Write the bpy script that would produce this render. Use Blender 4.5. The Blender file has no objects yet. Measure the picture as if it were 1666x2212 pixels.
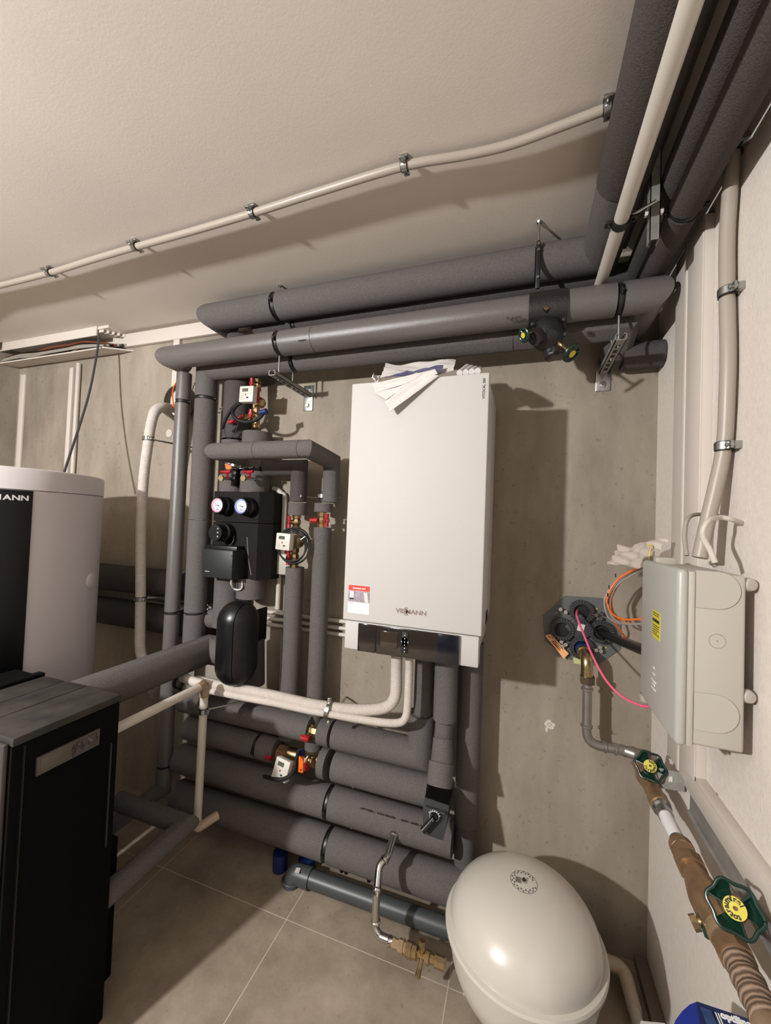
import bpy, bmesh, math, random
from mathutils import Vector as V, Matrix
random.seed(7)
sc = bpy.context.scene
C = bpy.data.collections.new('plant_room'); sc.collection.children.link(C)
GZ = 1.446                      # eye height; geometry below is measured from the eye, the floor ends up at z = 0
WB, WR, ZF, ZC = 1.59, 0.433, -1.446, 1.0
# ------------------------------------------------------------------ camera
F0 = 856.49
YA, PI_, RO = 0.332586731, -0.0258739883, 0.0376149631
cy, sy, cp, sp, cr, sr = math.cos(YA), math.sin(YA), math.cos(PI_), math.sin(PI_), math.cos(RO), math.sin(RO)
RM = (Matrix(((cr, -sr, 0), (sr, cr, 0), (0, 0, 1))) @ Matrix(((1, 0, 0), (0, cp, -sp), (0, sp, cp))) @
      Matrix(((cy, 0, sy), (0, 1, 0), (-sy, 0, cy))) @ Matrix(((1, 0, 0), (0, 0, -1), (0, 1, 0))))
RT = RM.transposed()
cam_d = bpy.data.cameras.new('camera'); cam = bpy.data.objects.new('camera', cam_d); C.objects.link(cam)
cam_d.sensor_fit = 'VERTICAL'; cam_d.sensor_height = 36; cam_d.lens = F0 / 2212 * 36; cam_d.clip_start = 0.02
m = Matrix((RM[0], -RM[1], -RM[2])).transposed().to_4x4(); m.translation = (0, 0, GZ); cam.matrix_world = m
sc.camera = cam

def at(px, py, ax, val):
    d = RT @ V((px - 833, py - 1106, F0)); i = 'xyz'.index(ax)
    return d * (val / d[i])

# ------------------------------------------------------------------ materials
def lin(c): return tuple((x / 255 / 12.92 if x / 255 <= .04045 else ((x / 255 + .055) / 1.055) ** 2.4) for x in c)
MATS = {}
def mat(name, col, rough=.5, metal=0, var=0, scale=8, bump=0, bscale=200, col2=None, spec=.5, trans=0, coat=0):
    if name in MATS: return MATS[name]
    m = bpy.data.materials.new(name); m.use_nodes = True; n = m.node_tree.nodes; l = m.node_tree.links
    b = n['Principled BSDF']; c = lin(col)
    b.inputs['Base Color'].default_value = (*c, 1); b.inputs['Roughness'].default_value = rough
    b.inputs['Metallic'].default_value = metal; b.inputs['Specular IOR Level'].default_value = spec
    b.inputs['Coat Weight'].default_value = coat
    if trans: b.inputs['Transmission Weight'].default_value = trans; b.inputs['IOR'].default_value = 1.2
    tc = n.new('ShaderNodeTexCoord')
    if var or col2:
        t = n.new('ShaderNodeTexNoise'); t.inputs['Scale'].default_value = scale; t.inputs['Detail'].default_value = 8
        t.inputs['Roughness'].default_value = .62
        l.new(tc.outputs['Object'], t.inputs['Vector'])
        r = n.new('ShaderNodeValToRGB'); r.color_ramp.elements[0].position = .32; r.color_ramp.elements[1].position = .7
        c2 = lin(col2) if col2 else tuple(min(1, x * (1 + var)) for x in c)
        c1 = c if col2 else tuple(x * (1 - var) for x in c)
        r.color_ramp.elements[0].color = (*c1, 1); r.color_ramp.elements[1].color = (*c2, 1)
        l.new(t.outputs['Fac'], r.inputs['Fac']); l.new(r.outputs['Color'], b.inputs['Base Color'])
    if bump:
        t2 = n.new('ShaderNodeTexNoise'); t2.inputs['Scale'].default_value = bscale; t2.inputs['Detail'].default_value = 3
        l.new(tc.outputs['Object'], t2.inputs['Vector'])
        bp = n.new('ShaderNodeBump'); bp.inputs['Strength'].default_value = bump; bp.inputs['Distance'].default_value = .002
        l.new(t2.outputs['Fac'], bp.inputs['Height']); l.new(bp.outputs['Normal'], b.inputs['Normal'])
    MATS[name] = m; return m

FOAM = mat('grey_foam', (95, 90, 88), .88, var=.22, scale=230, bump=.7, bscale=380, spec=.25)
FOAMS = mat('grey_foam_skin', (97, 92, 90), .30, var=.12, scale=260, bump=.3, bscale=500)
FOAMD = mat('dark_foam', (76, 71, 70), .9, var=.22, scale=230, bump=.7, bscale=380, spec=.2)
FOAMB = mat('brown_grey_foam_dimmed', (74, 67, 64), .9, var=.22, scale=230, bump=.8, bscale=300, spec=.2)  # browner foam, with the dimness of the right ceiling corner put into its colour
BLACK = mat('black_rubber', (14, 13, 13), .6)
BLKP = mat('black_plastic', (12, 12, 13), .4)
EPP = mat('black_moulded_foam', (19, 16, 14), .7, var=.35, scale=160, bump=.35, bscale=260, spec=.2)
SHELL = mat('black_shell_plastic', (13, 13, 15), .32, bump=.1, bscale=300)
CTRL = mat('anthracite_casing', (32, 35, 36), .5)
WHITE = mat('white_enamel', (187, 184, 181), .6, bump=.15, bscale=600, spec=.35)
WHITE2 = mat('white_enamel_side', (196, 192, 188), .5)
SILV = mat('silver_grey_casing', (200, 194, 194), .5)
PAPER = mat('paper', (206, 201, 198), .8, var=.05, scale=30)
ZINC = mat('galvanised_steel', (176, 178, 176), .32, 1, var=.14, scale=30)
ZINCD = mat('dull_galvanised_steel', (158, 155, 150), .5, .55, var=.2, scale=30)
CHROME = mat('bright_steel', (205, 205, 203), .18, 1)
STEEL = mat('pressed_stainless_steel', (160, 155, 150), .38, .8, var=.1, scale=12)
BRASS = mat('brass', (188, 166, 126), .3, 1, var=.15, scale=40)
BRONZE = mat('bronze', (156, 126, 96), .42, .65, var=.25, scale=30, bump=.3, bscale=120)
def banded(name, c1, c2, scale):
    m = mat(name, c1, .65); n = m.node_tree.nodes; l = m.node_tree.links
    tc = n.new('ShaderNodeTexCoord'); w = n.new('ShaderNodeTexWave'); w.wave_type = 'BANDS'; w.bands_direction = 'Y'
    w.inputs['Scale'].default_value = scale; w.inputs['Distortion'].default_value = 1.6; w.inputs['Detail'].default_value = 3; w.inputs['Detail Scale'].default_value = 2.5
    r = n.new('ShaderNodeValToRGB'); r.color_ramp.elements[0].color = (*lin(c1), 1); r.color_ramp.elements[1].color = (*lin(c2), 1)
    l.new(tc.outputs['Object'], w.inputs['Vector']); l.new(w.outputs['Fac'], r.inputs['Fac']); l.new(r.outputs['Color'], m.node_tree.nodes['Principled BSDF'].inputs['Base Color'])
    b = n.new('ShaderNodeBump'); b.inputs['Strength'].default_value = .5; b.inputs['Distance'].default_value = .003
    l.new(w.outputs['Fac'], b.inputs['Height']); l.new(b.outputs['Normal'], m.node_tree.nodes['Principled BSDF'].inputs['Normal']); return m
BRBAR = mat('brown_ribbed_wrap', (126, 104, 86), .65, 0, var=.3, scale=45, bump=.6, bscale=120)
RED = mat('red_plastic', (158, 26, 34), .4)
ORANGE = mat('orange_plastic', (235, 110, 30), .5)
GREEN = mat('green_enamel', (9, 42, 31), .32)
YELLOW = mat('yellow_disc', (200, 186, 62), .5)
BLUE = mat('blue_plastic', (14, 38, 92), .5)
DBLUE = mat('dark_blue_card', (28, 48, 128), .45)
PINK = mat('pink_tube', (226, 96, 130), .35)
PVC = mat('white_pvc', (190, 183, 172), .45)
PVCG = mat('beige_grey_conduit', (160, 150, 138), .4)
WHOSE = mat('white_hose_insulation', (192, 184, 176), .7, var=.06, scale=60, bump=.3, bscale=150)
BOXG = mat('light_grey_box_plastic', (176, 171, 161), .45)
BOXL = mat('light_grey_lid_plastic', (170, 168, 162), .35)
TRUNK = mat('white_trunking_plastic', (206, 197, 188), .5)
MUFF = mat('anthracite_pipe', (66, 70, 71), .4)
HEXG = mat('grey_entry_plate', (92, 94, 95), .55)
CREAM = mat('cream_enamel', (196, 190, 180), .28, coat=.3)
METER = mat('meter_casing', (198, 194, 185), .5)
DCL = mat('dark_clamp', (60, 58, 55), .4, .7)
LCD = mat('lcd_glass', (86, 90, 82), .15)
SCREEN = mat('dark_screen', (52, 44, 38), .12, coat=.6)
INK = mat('black_ink', (26, 24, 24), .7)
GINK = mat('silver_ink', (205, 205, 205), .4, .3)
WINK = mat('white_ink', (240, 240, 240), .5)
REDL = mat('red_sticker', (232, 56, 34), .5)
COPPER = mat('copper', (178, 152, 122), .38, .6, var=.2, scale=30)
GCAB = mat('grey_cable', (150, 145, 136), .5)
DGREEN = mat('dark_green_lining', (0, 66, 58), .6)

# ------------------------------------------------------------------ mesh builder
class MB:
    def __init__(s): s.bm = bmesh.new(); s.sm = True
    def add(s, verts, faces):
        vs = [s.bm.verts.new(v) for v in verts]
        for f in faces:
            try: s.bm.faces.new([vs[i] for i in f])
            except ValueError: pass
        return s
    def box(s, a, b, bev=0, seg=2):
        x0, x1 = sorted((a[0], b[0])); y0, y1 = sorted((a[1], b[1])); z0, z1 = sorted((a[2], b[2]))
        t = bmesh.new(); bmesh.ops.create_cube(t, size=1)
        bmesh.ops.scale(t, vec=(x1 - x0, y1 - y0, z1 - z0), verts=t.verts)
        bmesh.ops.translate(t, vec=((x0 + x1) / 2, (y0 + y1) / 2, (z0 + z1) / 2), verts=t.verts)
        if bev: bmesh.ops.bevel(t, geom=t.edges[:], offset=bev, segments=seg, affect='EDGES', profile=.5)
        s.merge(t); return s
    def obox(s, c, dims, rot, bev=0):                       # oriented box, rot = 3x3 with its axes as columns
        t = MB().box((-dims[0] / 2, -dims[1] / 2, -dims[2] / 2), (dims[0] / 2, dims[1] / 2, dims[2] / 2), bev).bm
        t.transform(Matrix.Translation(c) @ rot.to_4x4()); s.merge(t); return s
    def merge(s, t):
        me = bpy.data.meshes.new('tmp'); t.to_mesh(me); t.free(); s.bm.from_mesh(me); bpy.data.meshes.remove(me); return s
    def tube(s, path, r, n=24, caps=True, rib=None):
        P = [V(p) for p in path]; N = len(P); R = r if isinstance(r, (list, tuple)) else [r] * N
        d = [(P[i + 1] - P[i]).normalized() for i in range(N - 1)]
        up = V((0, 0, 1)) if abs(d[0].z) < .9 else V((1, 0, 0))
        a = d[0].cross(up).normalized(); b = d[0].cross(a)
        rings = []
        ring = [P[0] + (a * math.cos(2 * math.pi * k / n) + b * math.sin(2 * math.pi * k / n)) * R[0] for k in range(n)]
        rings.append(ring)
        for i in range(1, N):
            din = d[i - 1]; dout = d[i] if i < N - 1 else din
            pn = (din + dout)
            pn = pn.normalized() if pn.length > 1e-6 else din
            new = []
            for k in range(n):
                base = P[i] + (a * math.cos(2 * math.pi * k / n) + b * math.sin(2 * math.pi * k / n)) * R[i]
                den = pn.dot(din); t = (P[i] - base).dot(pn) / den if abs(den) > .15 else 0
                new.append(base + din * t)
            rings.append(new)
            if i < N - 1:
                q = din.rotation_difference(dout); a = q @ a; b = q @ b
        vs = [v for rg in rings for v in rg]; fs = []
        for i in range(N - 1):
            for k in range(n):
                k2 = (k + 1) % n; fs.append((i * n + k, i * n + k2, (i + 1) * n + k2, (i + 1) * n + k))
        if caps: fs.append(tuple(range(n - 1, -1, -1))); fs.append(tuple((N - 1) * n + k for k in range(n)))
        return s.add(vs, fs)
    def lathe(s, prof, o, ax, n=36, sx=1, cap=True):        # prof: (radius, height along ax)
        ax = V(ax).normalized(); up = V((0, 0, 1)) if abs(ax.z) < .9 else V((1, 0, 0))
        a = ax.cross(up).normalized(); b = ax.cross(a); o = V(o); vs = []; fs = []
        for (r, h) in prof:
            for k in range(n):
                t = 2 * math.pi * k / n; vs.append(o + ax * h + (a * math.cos(t) * sx + b * math.sin(t)) * max(r, 1e-5))
        for i in range(len(prof) - 1):
            for k in range(n):
                k2 = (k + 1) % n; fs.append((i * n + k, i * n + k2, (i + 1) * n + k2, (i + 1) * n + k))
        if cap: fs.append(tuple(range(n - 1, -1, -1))); fs.append(tuple((len(prof) - 1) * n + k for k in range(n)))
        return s.add(vs, fs)
    def torus(s, o, ax, R, r, n=32, m=10, squash=1):
        ax = V(ax).normalized(); up = V((0, 0, 1)) if abs(ax.z) < .9 else V((1, 0, 0))
        a = ax.cross(up).normalized(); b = ax.cross(a); o = V(o); vs = []; fs = []
        for i in range(n):
            t = 2 * math.pi * i / n; e = a * math.cos(t) + b * math.sin(t) * squash
            for j in range(m):
                u = 2 * math.pi * j / m; vs.append(o + e * (R + r * math.cos(u)) + ax * r * math.sin(u))
        for i in range(n):
            for j in range(m):
                fs.append((i * m + j, ((i + 1) % n) * m + j, ((i + 1) % n) * m + (j + 1) % m, i * m + (j + 1) % m))
        return s.add(vs, fs)
    def prism(s, pts, ext):                                  # polygon extruded by vector
        ext = V(ext); n = len(pts); P = [V(p) for p in pts]
        vs = P + [p + ext for p in P]
        return s.add(vs, [tuple(range(n - 1, -1, -1)), tuple(range(n, 2 * n))] + [(i, (i + 1) % n, n + (i + 1) % n, n + i) for i in range(n)])
    def build(s, name, m, root=None, smooth=True):
        bm = s.bm; bmesh.ops.recalc_face_normals(bm, faces=bm.faces)
        off = V((0, 0, 0)) if root is None else -V(root['_w'])
        if root is None: off = V((0, 0, GZ))
        if root is not None: bmesh.ops.translate(bm, vec=off, verts=bm.verts)
        else: bmesh.ops.translate(bm, vec=off, verts=bm.verts)
        me = bpy.data.meshes.new(name); bm.to_mesh(me); bm.free(); me.materials.append(m)
        if smooth:
            me.polygons.foreach_set('use_smooth', [True] * len(me.polygons)); me.set_sharp_from_angle(angle=math.radians(32))
        o = bpy.data.objects.new(name, me); C.objects.link(o)
        if root is not None: o.parent = root; o['_w'] = root['_w']
        return o
def ribbed(path, r, pitch=.0045, amp=.0007):
    P = [V(p) for p in path]; out = []; rr = []
    for i in range(len(P) - 1):
        n = max(1, int((P[i + 1] - P[i]).length / pitch * 2))
        for k in range(n): out.append(P[i].lerp(P[i + 1], k / n)); rr.append(r + (amp if len(out) % 2 else -amp))
    out.append(P[-1]); rr.append(r); return out, rr
def sub(o, parent):                                          # hang a part under another part of the same thing
    o.parent = parent; return o
def fillet(path, R, n=7):
    P = [V(p) for p in path]; out = [P[0]]
    for i in range(1, len(P) - 1):
        a = (P[i - 1] - P[i]); b = (P[i + 1] - P[i]); la, lb = a.length, b.length; a.normalize(); b.normalize()
        ang = a.angle(b); t = min(R / math.tan(ang / 2) if ang > .05 else 0, la * .49, lb * .49)
        p0 = P[i] + a * t; p1 = P[i] + b * t
        for k in range(n + 1):
            u = k / n; out.append(p0 * (1 - u) ** 2 + P[i] * 2 * u * (1 - u) + p1 * u * u)
    out.append(P[-1]); return out
def spline(pts, n=8):
    P = [V(p) for p in pts]; out = []
    for i in range(len(P) - 1):
        p0 = P[max(i - 1, 0)]; p1 = P[i]; p2 = P[i + 1]; p3 = P[min(i + 2, len(P) - 1)]
        for k in range(n):
            t = k / n; out.append(.5 * ((2 * p1) + (p2 - p0) * t + (2 * p0 - 5 * p1 + 4 * p2 - p3) * t * t + (3 * p1 - p0 - 3 * p2 + p3) * t ** 3))
    out.append(P[-1]); return out
def thing(name, label, cat, loc, group=None):
    o = bpy.data.objects.new(name, None); C.objects.link(o); loc = V(loc)
    o.location = loc + V((0, 0, GZ)); o['_w'] = list(loc); o.empty_display_size = .05
    o['label'] = label; o['category'] = cat
    if group: o['group'] = group
    return o
def single(o, label, cat, group=None):
    o['label'] = label; o['category'] = cat
    if group: o['group'] = group
    return o
def struct(o): o['kind'] = 'structure'; return o
def text(body, size, o, right, up, m, name, root, bold=0, align='CENTER', ext=.0006, sx=1):
    cu = bpy.data.curves.new('t', 'FONT'); cu.body = body; cu.size = size; cu.align_x = align; cu.align_y = 'CENTER'
    cu.extrude = ext; cu.offset = bold; t = bpy.data.objects.new('t', cu); C.objects.link(t)
    dg = bpy.context.evaluated_depsgraph_get(); me = bpy.data.meshes.new_from_object(t.evaluated_get(dg))
    bpy.data.objects.remove(t); right = V(right).normalized(); up = V(up).normalized(); nz = right.cross(up)
    M = Matrix((right * sx, up, nz)).transposed().to_4x4(); M.translation = V(o)
    bm = bmesh.new(); bm.from_mesh(me); bpy.data.meshes.remove(me); bm.transform(M)
    b = MB(); b.merge(bm)
    return b if name is None else b.build(name, m, root, smooth=False)
def logo(o, w, right, up, m, root):                          # letters with the stacked double S
    right = V(right).normalized(); up = V(up).normalized(); o = V(o); b = MB(); h = w * .155
    def put(s, cx, cyy, sz, sx=1):
        t = text(s, sz, o + right * cx + up * cyy, right, up, m, None, None, bold=sz * .022, sx=sx); b.merge(t.bm)
    put('VIE', -w * .335, 0, h * 1.35, 1.15); put('S', -w * .125, h * .42, h * 1.3, 1.5); put('S', -w * .125, -h * .42, h * 1.3, 1.5)
    put('MANN', w * .225, 0, h * 1.35, 1.2)
    return b.build('brand_lettering', m, root, smooth=False)
def seg(name, m, root, a, b, r, n=32): return MB().tube([a, b], r, n).build(name, m, root)
def lerp(a, b, t): return V(a) * (1 - t) + V(b) * t
def clampring(root, pos, ax, r, w=.018, rod=None, matr=None, name='clamp', ears=None):
    """rubber lined steel pipe clamp with two screw ears, optional threaded rod to a point"""
    pos = V(pos); ax = V(ax).normalized(); b = MB()
    b.lathe([(r + .0005, -w / 2), (r + .004, -w / 2), (r + .004, w / 2), (r + .0005, w / 2), (r + .0005, -w / 2)], pos, ax, 32, cap=False)
    e = V(ears).normalized() if ears is not None else ax.cross(V((0, 0, 1)) if abs(ax.z) < .9 else V((0, 1, 0))).normalized()
    t = ax.cross(e)
    for sgn in (1, -1):
        c = pos + e * sgn * (r + .010); rot = Matrix((e, t, ax)).transposed()
        b.obox(c, (.018, .006, w), rot, .001); b.tube([c - t * .009, c + t * .009], .0032, 8)
    o = b.build(name, matr or ZINC, root)
    lb = MB().lathe([(r + .0002, -w / 2 - .002), (r + .0024, -w / 2 - .002), (r + .0024, w / 2 + .002), (r + .0002, w / 2 + .002)], pos, ax, 32, cap=False)
    lb.build('rubber_lining', BLACK, root).parent = o
    if rod is not None:
        d = (V(rod) - pos).normalized(); MB().tube([pos + d * (r + .003), V(rod)], .0038, 10).build('threaded_rod', ZINC, root).parent = o
    return o
def insulated(name, label, pts, r, gaps=(), m=None, seam=(), cat='pipe', group=None, clamp=True, rods=(), mi=None, smooth_bend=0):
    """foam covered run; pts = polyline with mitred corners, gaps = (segment, fraction, width) where the foam is interrupted"""
    m = m or FOAM; P = [V(p) for p in pts]; root = thing(name, label, cat, P[0], group)
    cuts = sorted(gaps); cur = [P[0]]; k = 0
    for i in range(len(P) - 1):
        for (s, f, w) in [c for c in cuts if c[0] == i]:
            d = (P[i + 1] - P[i]).normalized(); q = lerp(P[i], P[i + 1], f); w = w * 1.3
            cur.append(q - d * w / 2)
            path = fillet(cur, smooth_bend) if smooth_bend else cur
            MB().tube(path, r, 36).build('insulation', m, root)
            clampring(root, q, d, r * .84, w * .42, matr=DCL, name='pipe_clamp') if clamp else None
            MB().tube([q - d * w * .6, q + d * w * .6], r * .84, 32).build('pipe_core', BLACK, root)
            cur = [q + d * w / 2]
        cur.append(P[i + 1])
    path = fillet(cur, smooth_bend) if smooth_bend else cur
    MB().tube(path, r, 36).build('insulation', m, root)
    for (s, f) in seam:                                      # dark glued butt joint lines
        d = (P[s + 1] - P[s]).normalized(); q = lerp(P[s], P[s + 1], f)
        MB().tube([q - d * .0008, q + d * .0008], r + .0006, 36, caps=False).build('glue_seam', INK, root)
    return root
KEY, FILL = 345, 3
# ------------------------------------------------------------------ the setting
def concrete(name, c1, c2, tile=False):
    m = bpy.data.materials.new(name); m.use_nodes = True; n = m.node_tree.nodes; l = m.node_tree.links; b = n['Principled BSDF']
    b.inputs['Roughness'].default_value = .85; b.inputs['Specular IOR Level'].default_value = .3
    tc = n.new('ShaderNodeTexCoord'); mp = n.new('ShaderNodeMapping'); mp.inputs['Scale'].default_value = (1.0, 1.0, .35 if not tile else 1)
    l.new(tc.outputs['Object'], mp.inputs['Vector'])
    t = n.new('ShaderNodeTexNoise'); t.inputs['Scale'].default_value = 3.2; t.inputs['Detail'].default_value = 12; t.inputs['Roughness'].default_value = .68
    l.new(mp.outputs['Vector'], t.inputs['Vector'])
    r = n.new('ShaderNodeValToRGB'); r.color_ramp.elements[0].position = .3; r.color_ramp.elements[1].position = .72
    r.color_ramp.elements[0].color = (*lin(c1), 1); r.color_ramp.elements[1].color = (*lin(c2), 1)
    l.new(t.outputs['Fac'], r.inputs['Fac'])
    v = n.new('ShaderNodeTexNoise'); v.inputs['Scale'].default_value = 55; v.inputs['Detail'].default_value = 4
    l.new(tc.outputs['Object'], v.inputs['Vector'])
    r2 = n.new('ShaderNodeValToRGB'); r2.color_ramp.elements[0].position = .26; r2.color_ramp.elements[1].position = .36
    r2.color_ramp.elements[0].color = (.55, .52, .5, 1); r2.color_ramp.elements[1].color = (1, 1, 1, 1)
    l.new(v.outputs['Fac'], r2.inputs['Fac'])
    mx = n.new('ShaderNodeMix'); mx.data_type = 'RGBA'; mx.blend_type = 'MULTIPLY'; mx.inputs['Factor'].default_value = .6
    l.new(r.outputs['Color'], mx.inputs[6]); l.new(r2.outputs['Color'], mx.inputs[7]); out = mx.outputs[2]
    if tile:
        br = n.new('ShaderNodeTexBrick'); br.offset = 0; br.inputs['Scale'].default_value = 1; br.inputs['Brick Width'].default_value = .585
        br.inputs['Row Height'].default_value = .585; br.inputs['Mortar Size'].default_value = .0016; br.inputs['Mortar Smooth'].default_value = .3
        br.inputs['Color1'].default_value = (0, 0, 0, 1); br.inputs['Color2'].default_value = (0, 0, 0, 1); br.inputs['Mortar'].default_value = (1, 1, 1, 1)
        mp2 = n.new('ShaderNodeMapping'); mp2.inputs['Location'].default_value = TILE_OFF; mp2.inputs['Rotation'].default_value = (0, 0, math.radians(0))
        l.new(tc.outputs['Object'], mp2.inputs['Vector']); l.new(mp2.outputs['Vector'], br.inputs['Vector'])
        m2 = n.new('ShaderNodeMix'); m2.data_type = 'RGBA'; l.new(br.outputs['Color'], m2.inputs['Factor'])
        l.new(out, m2.inputs[6]); m2.inputs[7].default_value = (*lin((196, 184, 166)), 1); out = m2.outputs[2]
    l.new(out, b.inputs['Base Color'])
    bp = n.new('ShaderNodeBump'); bp.inputs['Strength'].default_value = .25; bp.inputs['Distance'].default_value = .003
    l.new(v.outputs['Fac'], bp.inputs['Height']); l.new(bp.outputs['Normal'], b.inputs['Normal']); return m
TILE_OFF = (.765, -1.29, 0)
CONC = concrete('bare_concrete', (122, 113, 101), (166, 155, 140)); FLOORM = concrete('floor_tiles', (116, 103, 88), (172, 158, 140), True)
CEIL = mat('ceiling_paint', (214, 204, 194), .85, var=.03, scale=2, bump=.12, bscale=160)
PLAST = mat('rough_white_plaster', (214, 205, 196), .85, var=.05, scale=60, bump=.55, bscale=190)
def slab(name, a, b, m): return struct(MB().box(a, b).build(name, m, None))
XL, YF = -3.04, -3.6
slab('floor', (XL - .1, YF - .1, ZF - .1), (WR + .1, WB + .1, ZF), FLOORM)
slab('ceiling', (XL - .1, YF - .1, ZC), (WR + .1, WB + .1, ZC + .1), CEIL)
slab('wall_back', (XL - .1, WB, ZF), (WR + .1, WB + .1, ZC), CONC)
slab('wall_right', (WR, YF, ZF), (WR + .1, WB, ZC), PLAST)
slab('wall_left', (XL - .1, YF, ZF), (XL, WB, ZC), CONC)
slab('wall_front', (XL, YF - .1, ZF), (WR, YF, ZC), CONC)

# ------------------------------------------------------------------ wall heating unit
X0, X1, YB, ZT, ZM, ZB = -.5515, -.1035, 1.204, .4595, -.3255, -.4205
t = thing('wall_heating_unit', 'tall white wall-hung heating unit with dark control strip at its bottom edge', 'heating unit', (-.327, 1.4, ZB))
fc = MB().box((X0, YB, ZM), (X1, YB + .03, ZT), .004, 3).build('front_cover', WHITE, t)
MB().box((X0 + .004, YB + .031, ZM + .004), (X1 - .004, 1.575, ZT - .004), .002).build('side_casing', WHITE2, t)
MB().box((X0 + .006, YB + .008, ZB + .0), (X1 - .008, YB + .05, ZM - .003), .003).build('lower_frame', WHITE, t)
MB().box((X0 + .012, YB + .051, ZB + .022), (X1 - .016, 1.56, ZM + .003), .003).build('base_casing', WHITE2, t)
PL, PR = at(773, 1370, 'y', YB).x, at(993, 1400, 'y', YB).x
pan = MB().box((PL, YB + .0, ZB + .0), (PL + .062, YB + .007, ZM - .006), .002)
pan.box((PL + .064, YB + .0, ZB + .0), (PR, YB + .007, ZM - .006), .002).build('control_panel', mat('dark_glossy_panel', (38, 33, 30), .14, bump=.15, bscale=60, coat=.7), t)
MB().box((PR - .066, YB - .0012, ZB + .002), (PR - .002, YB, ZM - .008), .0005).build('protective_film', mat('blue_film', (14, 19, 30), .2, bump=.3, bscale=50, coat=.5), t)
MB().box((PL + .078, YB - .0012, ZB + .024), (PL + .135, YB, ZM - .02), .001).build('display', SCREEN, t)
kx = PL + .160; kz = (ZB + ZM) / 2 + .003
kp = MB().lathe([(.0001, 0), (.015, 0), (.0155, .0015), (.0145, .003), (.0001, .003)], (kx, YB, kz), (0, -1, 0), 32)
kp.box((kx - .010, YB - .003, kz - .035), (kx + .010, YB, kz + .030), .001).build('keypad', BLACK, t)
ic = MB()
for dx, dz in ((0, 0), (0, .010), (0, -.010), (-.010, 0), (.010, 0), (0, .021), (0, -.020), (0, -.030)):
    ic.box((kx + dx - .0013, YB - .0040, kz + dz - .0013), (kx + dx + .0013, YB - .0032, kz + dz + .0013))
ic.build('key_symbol', WINK, t).parent = t
c = at(885, 1322, 'y', YB); logo((c.x, YB - .0006, c.z), .090, (1, 0, 0), (0, 0, 1), mat('brown_grey_ink', (150, 132, 124), .4, .3), t)
c = at(1046, 839, 'y', YB); text('VITOCAL 200', .0105, (c.x, YB - .0004, c.z), (0, 0, 1), (-1, 0, 0), INK, 'model_lettering', t, bold=.00005)
# sticker
a = at(754, 1263, 'y', YB); b2 = at(797, 1328, 'y', YB); sx0, sx1, sz1, sz0 = a.x, b2.x, a.z, b2.z; Y = YB - .0006
st = MB().box((sx0, Y, sz0), (sx1, YB, sz1)).build('sticker', mat('sticker_white', (240, 236, 232), .5), t)
MB().box((sx0, Y - .0004, sz1 - .017), (sx1, Y, sz1)).build('red_band', REDL, t).parent = st
MB().box((sx0, Y - .0004, sz1 - .054), (sx1, Y, sz1 - .0175)).build('picture', mat('sticker_picture', (168, 160, 172), .5, col2=(120, 104, 110), scale=60), t).parent = st
MB().box((sx0 + .005, Y - .0006, sz1 - .042), (sx0 + .019, Y, sz1 - .020)).build('pictured_unit', mat('pale_lilac', (214, 210, 220), .5), t).parent = st
MB().box((sx0 + .005, Y - .0008, sz1 - .046), (sx0 + .019, Y, sz1 - .041)).build('pictured_strip', INK, t).parent = st
ph = MB(); ph.prism([(sx1 - .021, Y - .0006, sz1 - .021), (sx1 - .008, Y - .0006, sz1 - .021), (sx1 - .003, Y - .0006, sz1 - .052), (sx1 - .015, Y - .0006, sz1 - .053)], (0, .0005, 0)); ph.build('pictured_phone', PAPER, t).parent = st
text('Connect me!', .0085, ((sx0 + sx1) / 2, Y - .0005, sz1 - .0088), (1, 0, 0), (0, 0, 1), WINK, 'sticker_lettering', t, bold=.00015).parent = st
for k, w in ((0, .019), (1, .012)):
    MB().box((sx0 + .001, Y - .0003, sz1 - .0585 - k * .0028), (sx0 + .001 + w, Y, sz1 - .0572 - k * .0028)).build('small_print', GCAB, t).parent = st
sv = MB()
for k in range(5):
    z = -.10 - .0
    sv.box((X1 - .0045, 1.38 + k * .016, -.33), (X1 - .003, 1.386 + k * .016, -.29))
sv.build('side_vent', INK, t)

# ------------------------------------------------------------------ papers lying on the unit
def sheet(name, label, cat, corners, m, thick, crump=.003, n=(14, 8), grp=None, sag=0):
    A, B, D, E_ = [V(q) for q in corners]                    # A-B front edge, D-E back edge
    bm = bmesh.new(); vs = {}
    nrm = (B - A).cross(D - A).normalized()
    if nrm.z < 0: nrm = -nrm
    for k in (0, 1):
        for i in range(n[0] + 1):
            for j in range(n[1] + 1):
                u, v = i / n[0], j / n[1]; p = (A * (1 - u) + B * u) * (1 - v) + (D * (1 - u) + E_ * u) * v
                w = crump * (math.sin(7 * u + 3 * v) + .7 * math.sin(13 * u - 5 * v + 1) + .5 * math.sin(21 * v + 4 * u))
                p = p + nrm * (w + k * thick) + V((0, 0, -sag * (1 - v) ** 2)); vs[k, i, j] = bm.verts.new(p)
    for k in (0, 1):
        for i in range(n[0]):
            for j in range(n[1]): bm.faces.new([vs[k, i, j], vs[k, i + 1, j], vs[k, i + 1, j + 1], vs[k, i, j + 1]])
    for i in range(n[0]):
        for j in (0, n[1]): bm.faces.new([vs[0, i, j], vs[0, i + 1, j], vs[1, i + 1, j], vs[1, i, j]])
    for j in range(n[1]):
        for i in (0, n[0]): bm.faces.new([vs[0, i, j], vs[0, i, j + 1], vs[1, i, j + 1], vs[1, i, j]])
    mb = MB(); mb.merge(bm); return single(mb.build(name, m, None), label, cat, grp)
def pp(px, py, y): return at(px, py, 'y', y)
zt = ZT
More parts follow.
